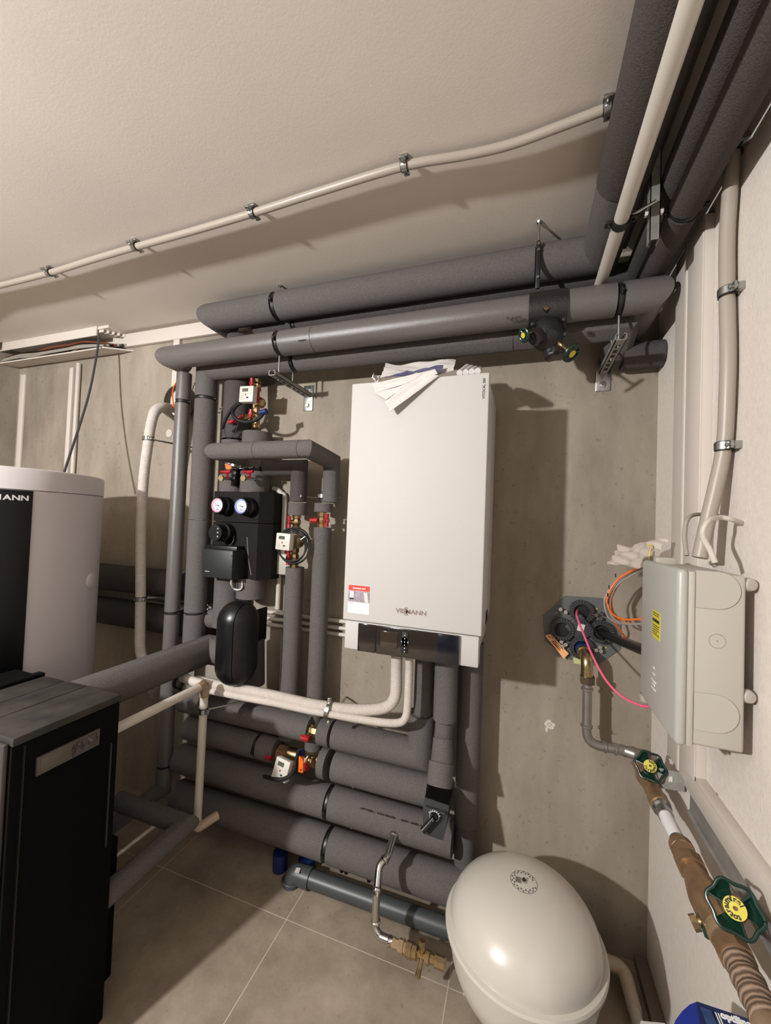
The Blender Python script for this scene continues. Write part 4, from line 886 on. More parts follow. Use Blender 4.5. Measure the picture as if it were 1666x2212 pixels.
MB().tube([q + e * .38, q + e * .62], .0135, 14).tube([q + e * .5, q + e * .5 + V((.0, -.022, -.006))], .009, 10).build('drain_cock_collar', GREEN, t).parent = dc
yc1 = wy(1562, 2040)
t = thing('ribbed_pipe', 'brown spirally wrapped pipe running towards the viewer below the large green handwheel', 'pipe', (XW, .5, ZW))
rr = []; pth = []; n = 420
for i in range(n + 1): y = yc1 - (yc1 + .4) * i / n; pth.append((XW, y, ZW)); rr.append(.0228 + .0012 * math.sin(i * .75))
MB().tube(pth, rr, 26).build('wrap', banded('brown_spiral_wrap', (82, 66, 54), (146, 122, 102), 36), t)
MB().lathe([(.0265, -.012), (.028, 0), (.0265, .012)], (XW, yc1 - .01, ZW), (0, 1, 0), 28).build('collar', COPPER, t); cl = MB(); cl.lathe([(.024, -.05), (.0270, -.04), (.0270, .0), (.024, .006)], (XW, wy(1655, 2190) - .02, ZW), (0, 1, 0), 28); cl.build('collar', COPPER, t)
# strut behind the water line
t = thing('mounting_strip', 'galvanised mounting strip on the right wall behind the bronze valves, with a bent arm', 'mounting strip', (WR, 1.2, -.68))
ARMY = Yv1 - .03
sA = at(1392, 1696, 'y', ARMY); sB = at(1490, 1722, 'x', .412); 
arm = [V((XW - .008, ARMY, ZW + .050)), V((.425, ARMY - .035, ZW + .068)), V((.425, ARMY - .035, ZW + .020)), V((XW - .008, ARMY, ZW - .005))]
MB().prism(arm, (0, .004, 0)).build('arm', ZINCD, t)
MB().prism([arm[0] * .42 + arm[1] * .58 + V((0, -.001, -.016)), arm[0] * .32 + arm[1] * .68 + V((0, -.001, -.015)), arm[0] * .32 + arm[1] * .68 + V((0, -.001, -.028)), arm[0] * .42 + arm[1] * .58 + V((0, -.001, -.029))], (0, -.0012, 0)).build('square_hole', PAPER, t)
MB().box((WR - .012, -.3, ZW - .004), (WR - .0005, ARMY - .08, ZW + .044), .002).tube([(WR - .013, -.3, ZW - .002), (WR - .013, ARMY - .08, ZW - .002)], .005, 12).build('strip', ZINCD, t)

# cables and bag left of the grey box
t = thing('cable_coil', 'orange and grey cable coiled against the wall left of the grey box', 'cable', at(1350, 1290, 'y', 1.5))
cpt = [(1400, 1218), (1370, 1230), (1335, 1252), (1316, 1280), (1312, 1300), (1322, 1325), (1350, 1338), (1390, 1337)]
for k, (m_, off, r) in enumerate(((ORANGE, (0, 0), .0032), (GCAB, (3, 8), .0030), (GCAB, (-6, 6), .0028), (mat('orange_cable_dark', (216, 124, 60), .5), (9, 3), .0030))):
    pts = [at(px + off[0], py + off[1] + (k * 2 if i > 4 else 0), 'y', 1.44 + .01 * k) for i, (px, py) in enumerate(cpt)]
    MB().tube(spline(pts, 8), r, 8).build('cable', m_, t)
MB().tube(spline([at(1320, 1325, 'y', 1.5), at(1328, 1345, 'y', 1.52), at(1340, 1362, 'y', 1.54), at(1352, 1378, 'y', 1.58)]), .0032, 8).build('cable', ORANGE, t)
ink = MB()
for px, py in ((1316, 1268), (1313, 1285), (1314, 1300), (1330, 1243)): q = at(px, py, 'y', 1.436); ink.box(q + V((-.0015, -.001, -.006)), q + V((.0015, .001, .006)))
ink.build('cable_marking', INK, t)
single(MB().tube([ports[2] + V((0, .01, 0)), ports[2] + V((0, -.03, 0)), at(1345, 1388, 'y', 1.42), at(1400, 1410, 'y', 1.20)], .0125, 20).build('black_cable', BLKP, None), 'thick black cable from the right port of the entry plate to behind the grey box', 'cable')
single(MB().tube(spline([ports[0] + V((-.008, .01, .004)), at(1246, 1330, 'y', 1.52), at(1262, 1372, 'y', 1.45), at(1282, 1420, 'y', 1.38), at(1310, 1470, 'y', 1.32), at(1345, 1505, 'y', 1.27), at(1385, 1524, 'y', 1.22), at(1410, 1526, 'y', 1.19)], 10), .0035, 12).build('pink_tube', PINK, None), 'thin pink tube curving from the upper entry plate port to the grey box', 'tube')
film = mat('clear_film', (226, 214, 204), .25, trans=.3, bump=.6, bscale=60, col2=(236, 226, 216), scale=20)
film.node_tree.nodes['Principled BSDF'].inputs['Alpha'].default_value = .5
sheet('plastic_bag', 'crumpled clear plastic bag above the orange cable coil, left of the grey box top', 'bag',
      [at(1316, 1224, 'y', 1.42), at(1392, 1222, 'y', 1.25), at(1340, 1180, 'y', 1.46), at(1442, 1164, 'y', 1.30)], film, .0006, .009, (26, 14))
single(MB().tube(spline([at(1402, 1208, 'y', 1.28), at(1405, 1190, 'y', 1.28), at(1407, 1178, 'y', 1.29), at(1400, 1177, 'y', 1.30)]), .0016, 8).build('yellow_wire', mat('yellow_wire', (224, 190, 60), .5), None), 'thin yellow wire inside the clear plastic bag', 'wire')

# ------------------------------------------------------------------ expansion vessel
EC = V((.032, 1.22, -1.117)); ER, EH = .201, .122
t = thing('expansion_vessel', 'cream domed expansion vessel standing on the floor in the right corner', 'expansion vessel', (EC.x, EC.y, ZF))
pr = [(ER + .000, -.012)]
for k in range(13): a = math.pi / 2 * k / 12; pr.append((ER * math.cos(a) ** .92 if k < 12 else .0001, EH * math.sin(a)))
MB().lathe(pr, EC, (0, 0, 1), 72).build('upper_shell', CREAM, t)
MB().lathe([(ER, -.022), (ER + .012, -.020), (ER + .013, -.010), (ER + .010, -.004), (ER, -.002)], EC, (0, 0, 1), 72).build('flange', CREAM, t)
pr = [(ER - .002, -.020)]
for k in range(1, 13): a = math.pi / 2 * k / 12; pr.append(((ER - .003) * math.cos(a) ** .8 if k < 12 else .0001, -.055 - .16 * math.sin(a)))
MB().lathe(pr, EC, (0, 0, 1), 72).build('lower_shell', CREAM, t)
for k in range(3):
    a = .6 + k * 2.094; c = EC + V((math.cos(a) * .16, math.sin(a) * .16, 0)); MB().box((c.x - .02, c.y - .003, ZF), (c.x + .02, c.y + .003, EC.z - .12)).build('leg', CREAM, t)
tp = EC + V((0, 0, EH + .0006))
lb = MB(); e_ = lambda a, r: tp + V((math.cos(a) * r, math.sin(a) * r, -(EH - EH * math.sqrt(max(0, 1 - (r / ER) ** 2)))))
lb.lathe([(.0350, -.0022), (.0353, -.0017), (.0362, -.0018), (.0366, -.0026)], tp, (0, 0, 1), 40, cap=False)
random.seed(3)
for k in range(26):
    a = math.radians(30 + k * 12.5); q = e_(a, .0315 if k % 2 else .0275); lb.box(q + V((-.0018, -.0018, -.0006)), q + V((.0018, .0018, .0006)))
for k in range(5): lb.box(tp + V((-.022 + .0035 * k, -.010, -.0012)), tp + V((-.0205 + .0035 * k, .008, .0004)))
lb.build('printed_label', mat('label_ink', (88, 84, 78), .6), t)
MB().lathe([(.0055, 0), (.0045, .004), (.002, .009), (.0001, .010)], tp, (0, 0, 1), 16).build('valve_cap', BLACK, t)
MB().lathe([(.0085, -.0015), (.008, .001), (.0055, .002)], tp, (0, 0, 1), 20).build('valve_seat', GCAB, t)

# zinc line from the third pipe down to the vessel
t = thing('zinc_pipe', 'shiny zinc-plated bent pipe dropping from the third wall pipe to the brass fittings', 'pipe', at(815, 1960, 'y', 1.25))
a0 = at(851, 1803, 'y', 1.40); a1 = at(838, 1850, 'y', 1.34); a2 = at(822, 1870, 'y', 1.31); a3 = at(814, 1930, 'y', 1.27)
zb_ = at(820, 2030, 'y', 1.24)
MB().tube(fillet([a0, a1, a2 + V((-.004, 0, 0)), a3, V((at(812, 1995, 'y', 1.26).x, 1.25, at(812, 1995, 'y', 1.26).z)), at(818, 2022, 'y', 1.245), at(850, 2035, 'y', 1.24)], .03), .0125, 20).build('tube', CHROME, t)
bd = MB()
for q, d in ((at(831, 1857, 'y', 1.325), a2 - a1), (at(815, 1920, 'y', 1.275), a3 - a2), (at(812, 1990, 'y', 1.255), (0, 0, -1)), (at(842, 2034, 'y', 1.24), (1, 0, -.1)), (a0, a1 - a0)):
    bd.lathe([(.0125, -.006), (.016, -.003), (.016, .003), (.0125, .006)], q, d, 24, cap=False)
bd.build('press_bead', CHROME, t)
t = thing('brass_fitting', 'row of brass unions and a drain cock on the floor left of the cream vessel', 'pipe fitting', at(900, 2060, 'y', 1.23))
c0 = at(848, 2036, 'y', 1.24); c1 = at(962, 2084, 'y', 1.22); ax = c1 - c0; Ln = ax.length
MB().lathe([(.014, 0), (.016, .005), (.014, .01), (.014, .022), (.019, .024), (.019, .040), (.016, .042), (.016, .050)], c0, ax, 8).build('union', COPPER, t)
MB().lathe([(.021, .050), (.021, .068), (.0185, .070), (.0185, .084), (.010, .088), (.010, .110), (.0175, .112), (.0175, .125), (.012, .128), (.012, .14), (.0165, .142), (.0165, Ln)], c0, ax, 8).build('hexagon_union', BRASS, t)
q = lerp(c0, c1, .58); MB().tube([q, q + V((0, -.004, .038))], [.009, .008], 12).tube([q + V((0, -.004, .030)), q + V((0, -.004, .048))], .0095, 6).build('vent', BRASS, t)
MB().tube([q, q + V((-.004, -.012, -.030)), q + V((-.006, -.03, -.038))], [.007, .007, .009], 10).build('drain_nozzle', BRASS, t)
# grey drain pipe
t = thing('drain_pipe', 'anthracite drain pipe with socket elbow lying along the floor under the wall pipes', 'drain pipe', (-.7, 1.41, ZF))
rd = .031; zd = ZF + .035; d0 = at(657, 1893, 'z', zd); d1 = at(962, 2003, 'z', zd)
MB().tube([d0, d0 + (d1 - d0) * 1.4], rd, 32).build('tube', MUFF, t)
MB().tube([d0 + (d1 - d0).normalized() * .0, d0 + (d1 - d0).normalized() * .03], rd + .006, 32).build('socket', MUFF, t)
dd = (d1 - d0).normalized(); MB().tube(fillet([d0 + dd * .012, d0 - dd * .045, d0 - dd * .05 + V((0, -.01, -.045))], .035), rd + .004, 28).build('elbow', MUFF, t)
MB().torus(d0 - dd * .05 + V((0, -.006, -.025)), (0, .2, 1), rd + .006, .005, 28, 8).build('socket_ring', MUFF, t)
qq = at(643, 1880, 'z', zd + .036); MB().obox(qq, (.018, .022, .001), Matrix.Rotation(.2, 3, 'Z')).build('sticker', PAPER, t)
single(MB().tube([at(606, 1840, 'y', 1.46), at(604, 1905, 'y', 1.46)], .030, 24).build('blue_socket', BLUE, None), 'dark blue pipe stub standing behind the drain elbow', 'pipe stub')
single(MB().tube([at(663, 1852, 'y', 1.50), at(663, 1885, 'y', 1.50)], .034, 24).build('blue_socket', BLUE, None), 'short blue socket on the floor under the lowest wall pipe', 'pipe stub')
for k, (px, py) in enumerate(((735, 1885), (745, 1890), (795, 1912))):
    single(MB().tube([at(px, py - 18, 'y', 1.54), at(px + 8, py + 22, 'y', 1.54)], .007, 10).build('wall_cable', BLKP, None), ('left', 'middle', 'right')[k] + ' one of three black cables dropping behind the drain pipe', 'cable')
# white pipe behind the vessel
t = thing('plastic_pipe', 'beige plastic waste pipe with elbow on the floor behind the cream vessel', 'pipe', at(1340, 2080, 'y', 1.5))
zp = ZF + .06; e0 = at(1285, 2070, 'y', 1.50); e1 = at(1345, 2090, 'y', 1.50)
MB().tube(fillet([V((.10, 1.50, e1.z)), V((e1.x + .004, 1.50, e1.z)), V((e1.x + .012, 1.40, e1.z - .02))], .03), .020, 26).build('elbow', mat('beige_pvc', (190, 176, 156), .5), t)
MB().tube([V((e1.x + .010, 1.42, e1.z - .015)), V((e1.x + .03, .8, e1.z - .06))], .0165, 26).build('tube', PVC, t)
single(MB().box((.395, .6, ZF), (.431, 1.585, ZF + .03), .002).build('floor_duct', mat('brown_grey_duct', (120, 108, 98), .6), None), 'low brown-grey duct along the foot of the right wall', 'duct')
# blue carton at the bottom right
zq = -.88
t = thing('carton', 'dark blue carton with white lettering standing in the lower right corner, beneath the wrapped pipe', 'carton', V((at(1560, 2230, 'z', zq).x, at(1560, 2230, 'z', zq).y, ZF)))
def q_(px, py, dz=0): return at(px, py, 'z', zq + dz)
A_, B_, C_ = q_(1505, 2163), q_(1690, 2225), q_(1525, 2290)
MB().prism([A_, B_, q_(1720, 2330), C_], (0, 0, ZF - zq)).build('carton_body', mat('navy_card', (22, 40, 84), .5), t)
MB().prism([A_ + V((0, 0, -.001)), q_(1490, 2170), q_(1474, 2184), q_(1460, 2203), q_(1450, 2228), q_(1444, 2270), C_ + V((0, 0, -.001))], (0, 0, ZF - zq + .001)).build('rounded_side', mat('bright_blue_card', (34, 54, 150), .45), t)
ux = (B_ - A_).normalized(); uy = (C_ - A_); uy = (uy - ux * uy.dot(ux)).normalized()
a = q_(1590, 2203, .0006); text('optiline', .0155, a, ux, -uy, WINK, 'printed_lettering', t, bold=.0008)
q = MB()
for k in range(3): p_ = q_(1538 + 6 * k, 2184 + 2 * k, .0004); q.prism([p_, p_ + ux * .0020, p_ + ux * .0020 + uy * .06, p_ + uy * .06], (0, 0, .0004))
q.build('printed_lines', WINK, t)
p_ = q_(1512, 2175, .0004); MB().prism([p_, p_ + ux * .022, p_ + ux * .022 + uy * .06, p_ + uy * .06], (0, 0, .0004)).build('printed_picture', mat('blue_print', (60, 84, 130), .5, col2=(30, 52, 96), scale=60), t)
# marks on the walls
t = thing('plaster_patch', 'white plaster blob around a plugged hole in the back wall, below the entry plate', 'plaster patch', at(1187, 1565, 'y', WB))
o = at(1187, 1565, 'y', WB - .001); random.seed(2); P_ = []
for k in range(18): a = k * math.pi / 9; r = .017 * random.uniform(.7, 1.2); P_.append(o + V((r * math.cos(a), 0, r * math.sin(a) * .9)))
MB().prism(P_, (0, .003, 0)).prism([o + V((-.012, 0, -.012)), o + V((-.004, 0, -.012)), o + V((-.006, 0, -.030)), o + V((-.013, 0, -.026))], (0, .003, 0)).build('plaster', mat('patch_white', (206, 200, 190), .9), t)
MB().torus(o + V((0, -.001, 0)), (0, -1, 0), .006, .0008, 20, 6).build('plug_rim', GCAB, t)
single(MB().tube([at(1549, 1712, 'x', WR - .0005), at(1552, 1725, 'x', WR - .0005), at(1549, 1740, 'x', WR - .0005), at(1556, 1757, 'x', WR - .0005)], [.0015, .0035, .0025, .001], 8).build('plaster_chip', mat('chipped_plaster', (140, 124, 104), .9), None), 'small brown chip in the white plaster right of the level trunking', 'plaster chip')
t = thing('small_container', 'small white container lid at the bottom edge between the cream vessel and the blue carton', 'container', V((at(1410, 2225, 'z', -1.15).x, at(1410, 2225, 'z', -1.15).y, ZF)))
MB().prism([at(1384, 2205, 'z', -1.15), at(1437, 2210, 'z', -1.15), at(1450, 2260, 'z', -1.15), at(1376, 2260, 'z', -1.15)], (0, 0, ZF + 1.15)).build('lid', WHITE2, t)
# ------------------------------------------------------------------ silver buffer tank on the left
TC = V((-1.945, .955, 0)); TR = .352; zl0, zl1 = .0645, .140
t = thing('buffer_tank', 'tall silver-grey round tank with black glossy front strip and lettering at the left edge', 'tank', (TC.x, TC.y, ZF))
MB().lathe([(TR - .002, ZF + .01), (TR - .002, zl0 - .002)], TC, (0, 0, 1), 96).build('jacket', SILV, t)
MB().lathe([(TR, zl0), (TR, zl1 - .008), (TR - .002, zl1 - .003), (TR - .008, zl1), (.0001, zl1)], TC, (0, 0, 1), 96).build('lid', SILV, t)
def ang(px, py):
    d = RT @ V((px - 833, py - 1106, F0)); u = V((d.x, d.y)).normalized(); c = V((TC.x, TC.y)); s = u.dot(c); h = c.length_squared - s * s; s -= math.sqrt(max(0, TR * TR - h)); q = u * s - c; return math.atan2(q.y, q.x), s * 1.0, d, u * s
a_r = ang(70, 1080)[0]
b = MB(); vs = []; fs = []; n = 26; a_l = a_r - 1.0
for k in range(n + 1):
    a = a_r + (a_l - a_r) * k / n
    for r, z in ((TR + .004, ZF + .02), (TR + .004, zl0 - .003), (TR - .004, ZF + .02), (TR - .004, zl0 - .003)): vs.append((TC.x + r * math.cos(a), TC.y + r * math.sin(a), z))
for k in range(n):
    p = 4 * k; fs += [(p, p + 4, p + 5, p + 1), (p + 2, p + 3, p + 7, p + 6), (p + 1, p + 5, p + 7, p + 3), (p, p + 2, p + 6, p + 4)]
fs += [(0, 1, 3, 2), (4 * n, 4 * n + 2, 4 * n + 3, 4 * n + 1)]
b.add(vs, fs).build('front_strip', mat('black_gloss', (5, 5, 6), .3, spec=.25), t)
aL, s_, d_, q_ = ang(20, 1075); zz_ = (RT @ V((20 - 833, 1075 - 1106, F0))); sc2 = q_.x / zz_.x
rad = V((math.cos(aL), math.sin(aL), 0)); rt = V((-rad.y, rad.x, 0))
c_ = V((q_.x, q_.y, zz_.z * sc2)) + rad * .0065
# lettering, each glyph follows the curve
def glyph(s, off, dz, sz, sx=1.15):
    a = a_r - .016 - (off) / TR; rd_ = V((math.cos(a), math.sin(a), 0)); tg = V((-rd_.y, rd_.x, 0)); return text(s, sz, TC + rd_ * (TR + .0048) + V((0, 0, c_.z + dz)), tg, (0, 0, 1), GINK, None, None, bold=sz * .03, sx=sx).bm
L_ = MB(); hgt = .024
for s, off in (('N', .016), ('N', .038), ('A', .060), ('M', .084), ('E', .133), ('I', .148), ('V', .165)): L_.merge(glyph(s, off, 0, hgt, 1.2))
L_.merge(glyph('S', .109, hgt * .38, hgt * .95, 1.7)); L_.merge(glyph('S', .109, -hgt * .38, hgt * .95, 1.7)); L_.build('brand_lettering', GINK, t, smooth=False)
aK, s_, d_, q_ = ang(196, 1255); rad = V((math.cos(aK), math.sin(aK), 0)); z_ = d_.z * q_.x / d_.x
MB().lathe([(.031, 0), (.030, .008), (.022, .011), (.0001, .012)], TC + rad * (TR - .003) + V((0, 0, z_)), rad, 36, sx=1).build('plug_cover', SILV, t)

# black cabinet
bx0, bx1, by0, by1, bzt = -1.452, -1.088, .60, .860, -.529
t = thing('black_cabinet', 'black upright appliance cabinet with scratched dusty top and small display panel, lower left', 'appliance cabinet', (-1.27, .73, ZF))
MB().box((bx0, by0, ZF), (bx1 - .004, by1, bzt - .020), .004).build('body', mat('black_casing', (5, 5, 5), .8, spec=.12), t)
TOPM = mat('dusty_scratched_top', (27, 25, 23), .7, col2=(60, 55, 49), scale=13, bump=.3, bscale=50)
for k, (a, b_) in enumerate(((0, .40), (.40, .66), (.66, 1.0))):
    MB().box((bx1 - (bx1 - bx0) * b_ + .001, by0, bzt - .020), (bx1 - (bx1 - bx0) * a - .001, by1, bzt), .003).build('top_panel', TOPM, t)
MB().box((bx0 + .0, by0, bzt - .001), (bx0 + .03, by1 + .0, bzt + .010), .002).build('rear_ridge', mat('black_casing', (5, 5, 5), .8, spec=.12), t)
dq = [at(215, 1577, 'x', bx1 + .001), at(80, 1638, 'x', bx1 + .001), at(78, 1671, 'x', bx1 + .001), at(214, 1608, 'x', bx1 + .001)]
ym, yM = .5 * (dq[1].y + dq[2].y), .5 * (dq[0].y + dq[3].y); zm_, zM_ = min(q.z for q in dq), max(q.z for q in dq)
MB().box((bx1 - .004, ym, zm_), (bx1 + .003, yM, zM_), .001).build('display_panel', mat('grey_display_panel', (84, 78, 73), .35), t)
MB().box((bx1 + .0025, ym + .008, zm_ + .008), (bx1 + .0036, ym + (yM - ym) * .52, zM_ - .006), .0005).build('display', mat('beige_display', (92, 86, 78), .3), t)
random.seed(5); fl = MB()
for k in range(26):
    y = ym + (yM - ym) * random.uniform(.56, .97); z = random.uniform(zm_ + .008, zM_ - .008); fl.obox(V((bx1 + .004, y, z)), (.003, random.uniform(.008, .018), random.uniform(.003, .007)), Matrix.Rotation(random.uniform(0, 3), 3, 'X') @ Matrix.Rotation(random.uniform(-.5, .5), 3, 'Z'))
fl.build('loose_film', mat('loose_grey_film', (76, 71, 68), .3), t)
MB().box((bx1 - .0045, by1 - .024, bzt - .42), (bx1 + .001, by1 - .021, bzt - .13), .001).build('side_seam', mat('seam_grey', (52, 50, 48), .4), t)
MB().box((bx1 - .006, by0 + .022, ZF + .02), (bx1 + .0012, by0 + .025, bzt - .025)).build('edge_seam', BLACK, t)
MB().box((bx0 - .135, by0 + .02, ZF), (bx0 - .004, by1 + .01, -.536), .004).build('added_light_block', mat('black_casing', (5, 5, 5), .8, spec=.12), t)  # added unseen block, stops lamp light leaking between tank and cabinet
MB().box((bx0 + .05, by1 + .002, ZF), (-1.175, by1 + .085, -1.02), .004).build('rear_base', mat('black_casing', (5, 5, 5), .8, spec=.12), t)
MB().box((bx0, by0 - .012, ZF), (bx1 - .012, by0 - .001, bzt - .012), .004).build('front_panel', mat('dark_violet_panel', (66, 60, 62), .4), t)

# cabinet side: white thin pipe line
t = thing('plastic_pipe', 'thin white pipe from the black cabinet, turning down to the floor by the wall pipes', 'pipe', (-1.14, 1.24, -.66))
px_, pz_ = -1.14, -.652; pv = 1.243
MB().tube([(px_, .862, pz_), (px_, pv - .02, pz_)], .0152, 22).build('level_tube', PVC, t)
zb_ = at(425, 1782, 'y', pv).z
MB().tube([(px_, pv, pz_ - .03), (px_ - .004, pv, zb_)], .0150, 22).build('upright_tube', PVC, t)
MB().tube(fillet([(px_, pv - .035, pz_), (px_, pv, pz_), (px_, pv, pz_ - .045)], .02), .0175, 20).build('elbow', mat('brown_beige_fitting', (150, 128, 104), .4), t)
MB().tube(fillet([(px_ - .004, pv, zb_ + .02), (px_ - .004, pv, zb_ - .012), (px_ + .03, pv + .07, zb_ - .0)], .02), .017, 20).build('foot_elbow', mat('beige_fitting', (176, 158, 134), .45), t)
clampring(t, (px_ - .001, pv, at(437, 1534, 'y', pv).z), (0, 0, 1), .0155, .016, ears=(1, -.3, 0), rod=(px_ + .12, 1.45, at(437, 1534, 'y', pv).z - .01))
single(MB().tube(spline([at(395, 1462, 'y', 1.30), at(412, 1470, 'y', 1.28), at(438, 1478, 'y', 1.27)]), .018, 14).build('foam_scrap', WHOSE, None), 'white piece of torn pipe insulation above the thin white pipe elbow', 'insulation piece')
clampthing = thing('pipe_clamp', 'dark steel clamp at the left end of the white hoses', 'pipe clamp', at(392, 1470, 'y', 1.32)); clampring(clampthing, at(386, 1474, 'y', 1.32), (1, 0, .1), .022, .014, ears=(0, -.3, 1), matr=mat('dark_clamp', (70, 66, 60), .4, .7))

# white hoses under the heating unit
hz = 1.35
h1 = spline([at(858, 1415, 'y', 1.36), at(857, 1440, 'y', 1.36), at(856, 1490, 'y', 1.36), at(850, 1513, 'y', 1.355), at(835, 1527, 'y', 1.35), at(805, 1533, 'y', 1.345), at(760, 1533, 'y', 1.34), at(712, 1528, 'y', 1.335), at(660, 1519, 'y', 1.33), at(600, 1505, 'y', 1.33), at(540, 1493, 'y', 1.33), at(480, 1482, 'y', 1.33), at(425, 1470, 'y', 1.33)], 6)
single(MB().tube(*ribbed(h1, .0200), 20).build('white_hose', WHOSE, None), 'thicker upper white insulated hose bending from under the heating unit to the left', 'hose')
h2 = spline([at(884, 1420, 'y', 1.34), at(884, 1450, 'y', 1.34), at(881, 1520, 'y', 1.34), at(876, 1550, 'y', 1.335), at(862, 1561, 'y', 1.33), at(830, 1561, 'y', 1.325), at(780, 1554, 'y', 1.32), at(712, 1542, 'y', 1.315), at(660, 1533, 'y', 1.315), at(600, 1520, 'y', 1.315), at(540, 1509, 'y', 1.315), at(480, 1497, 'y', 1.315), at(440, 1489, 'y', 1.315)], 6)
single(MB().tube(*ribbed(h2, .0132, .004, .0005), 18).build('white_hose', WHOSE, None), 'thinner lower white insulated hose bending from under the heating unit to the left', 'hose')
t = thing('pipe_clamp', 'large bright steel clamp holding both white hoses together', 'pipe clamp', at(711, 1535, 'y', 1.33))
cq = at(711, 1535, 'y', 1.325)
MB().lathe([(.027, -.007), (.030, -.007), (.030, .007), (.027, .007), (.027, -.007)], cq, (1, 0, -.12), 32, sx=1, cap=False).obox(cq + V((0, 0, .038)), (.014, .012, .018), Matrix.Identity(3), .002).obox(cq + V((0, 0, -.038)), (.014, .012, .018), Matrix.Identity(3), .002).build('band', ZINC, t)
MB().lathe([(.004, 0), (.004, .003)], cq + V((0, -.006, .040)), (0, -1, 0), 10).lathe([(.004, 0), (.004, .003)], cq + V((0, -.006, -.040)), (0, -1, 0), 10).build('screw', CHROME, t)
MB().tube([cq + V((.02, .02, -.01)), at(748, 1505, 'y', 1.588)], .004, 10).build('threaded_rod', ZINC, t)

# white line set on the left with two clamps
hl = spline([at(398, 880, 'y', 1.52), at(372, 882, 'y', 1.48), at(350, 880, 'y', 1.42), at(334, 892, 'y', 1.38), at(325, 925, 'y', 1.37), at(320, 960, 'y', 1.37), at(313, 1010, 'y', 1.37), at(308, 1070, 'y', 1.38), at(305, 1130, 'y', 1.38), at(304, 1210, 'y', 1.37), at(304, 1290, 'y', 1.37), at(303, 1350, 'y', 1.37), at(303, 1400, 'y', 1.36), at(310, 1430, 'y', 1.36), at(322, 1465, 'y', 1.42), at(335, 1500, 'y', 1.52)], 6)
single(MB().tube(*ribbed(hl, .0215, .006, .0005), 22).build('white_hose', WHOSE, None), 'thick white insulated hose hanging down the wall right of the silver tank', 'hose')
single(MB().tube(spline([at(378, 905, 'y', 1.54), at(350, 884, 'y', 1.44), at(340, 878, 'y', 1.41), at(328, 890, 'y', 1.40), at(322, 915, 'y', 1.39)]), .012, 16).build('white_hose', WHOSE, None), 'second white hose end looping over the thick hanging one at its top', 'hose')
for px, py, lab in ((321, 948, 'upper clamp on the white hanging hose'), (304, 1293, 'lower clamp on the white hanging hose')):
    q = at(px, py, 'y', 1.37); t = thing('pipe_clamp', lab, 'pipe clamp', q); clampring(t, q, (0, 0, 1), .0225, .014, ears=(.9, -.4, 0), rod=q + V((.10, .215, -.01)), matr=CHROME if py < 1000 else ZINC)
for y in (.4,):
    single(MB().tube([at(215, 1288, 'y', 1.575), at(362, 1312, 'y', 1.575)], .007, 10).build('thin_conduit', PVCG, None), 'thin pale conduit low on the back wall between the silver tank and the upright pipes', 'conduit')

# round duct behind the left upright pipes
q = at(397, 872, 'y', 1.586)
t = thing('wall_duct', 'round wall opening with dark green lining behind the left upright pipes', 'wall opening', q)
MB().lathe([(.078, 0), (.082, .0), (.082, .05), (.078, .05), (.078, 0)], q, (0, -1, 0), 44, cap=False).build('sleeve', mat('dark_sleeve', (88, 80, 72), .6), t)
MB().lathe([(.0775, .003), (.0001, .003)], q, (0, -1, 0), 40).build('lining', DGREEN, t)
single(MB().tube(spline([at(390, 815, 'y', 1.50), at(376, 835, 'y', 1.48), at(373, 860, 'y', 1.46), at(378, 885, 'y', 1.48), at(386, 895, 'y', 1.52)]), .0035, 10).build('orange_cable', ORANGE, None), 'orange cable hanging beside the round wall opening', 'cable')
single(MB().lathe([(.021, 0), (.021, .003), (.0001, .004)], at(366, 936, 'y', WB), (0, -1, 0), 24).build('wall_disc', PVC, None), 'small white round disc on the wall behind the left upright pipes', 'wall disc')

# trunking and conduits on the back wall
t = thing('cable_trunking', 'white trunking along the top of the back wall, right of the cable tray', 'cable trunking', (-1.8, WB, .95))
MB().box((-2.115, WB - .022, .915), (-1.30, WB - .0005, .985), .001).build('trunk', TRUNK, t)
t = thing('cable_trunking', 'narrow white trunking dropping down the back wall behind the front pipe', 'cable trunking', (-1.80, WB, .7))
xx = at(381, 740, 'y', WB - .02); MB().box((xx.x - .020, WB - .020, .50), (xx.x + .020, WB - .0005, .914), .001).build('trunk', TRUNK, t)
for (pa, pb, w, lab, m_) in (((159, 782), (143, 1020), .020, 'flat white trunking strip on the wall above the silver tank', TRUNK),):
    a = at(*pa, 'y', WB - .012); single(MB().box((a.x - .022, WB - .018, -.2), (a.x + .008, WB - .0005, .84), .001).build('wall_strip', m_, None), lab, 'cable trunking')
a = at(170, 785, 'y', WB - .016); single(MB().tube([(a.x, WB - .014, .86), (a.x, WB - .014, -.2)], .0125, 18).build('thin_conduit', PVC, None), 'round white conduit on the wall above the silver tank, right of the flat strip', 'conduit')
a = at(50, 800, 'y', WB - .012); single(MB().box((a.x - .022, WB - .012, -.3), (a.x + .022, WB - .0005, .84), .001).build('wall_strip', TRUNK, None), 'pale strip in the far left room corner', 'strip')
z3 = [at(735, py, 'y', 1.572).z for py in (1342, 1357, 1371)]
for z, lab in zip(z3, ('top', 'middle', 'bottom')):
    single(MB().tube([(-1.9, 1.575, z), (-.45, 1.575, z)], .0088, 14).build('thin_conduit', PVC, None), f'{lab} one of three thin white conduits running level behind the upright pipes', 'conduit', 'three thin white conduits')
t = thing('junction_box', 'grey junction box on the wall between pump block and upright pipes', 'junction box', at(607, 1215, 'y', WB))
a, b_ = at(589, 1240, 'y', 1.545), at(627, 1198, 'y', 1.545); MB().box((a.x, 1.545, a.z), (b_.x, WB - .0005, b_.z), .004).build('housing', BOXG, t)
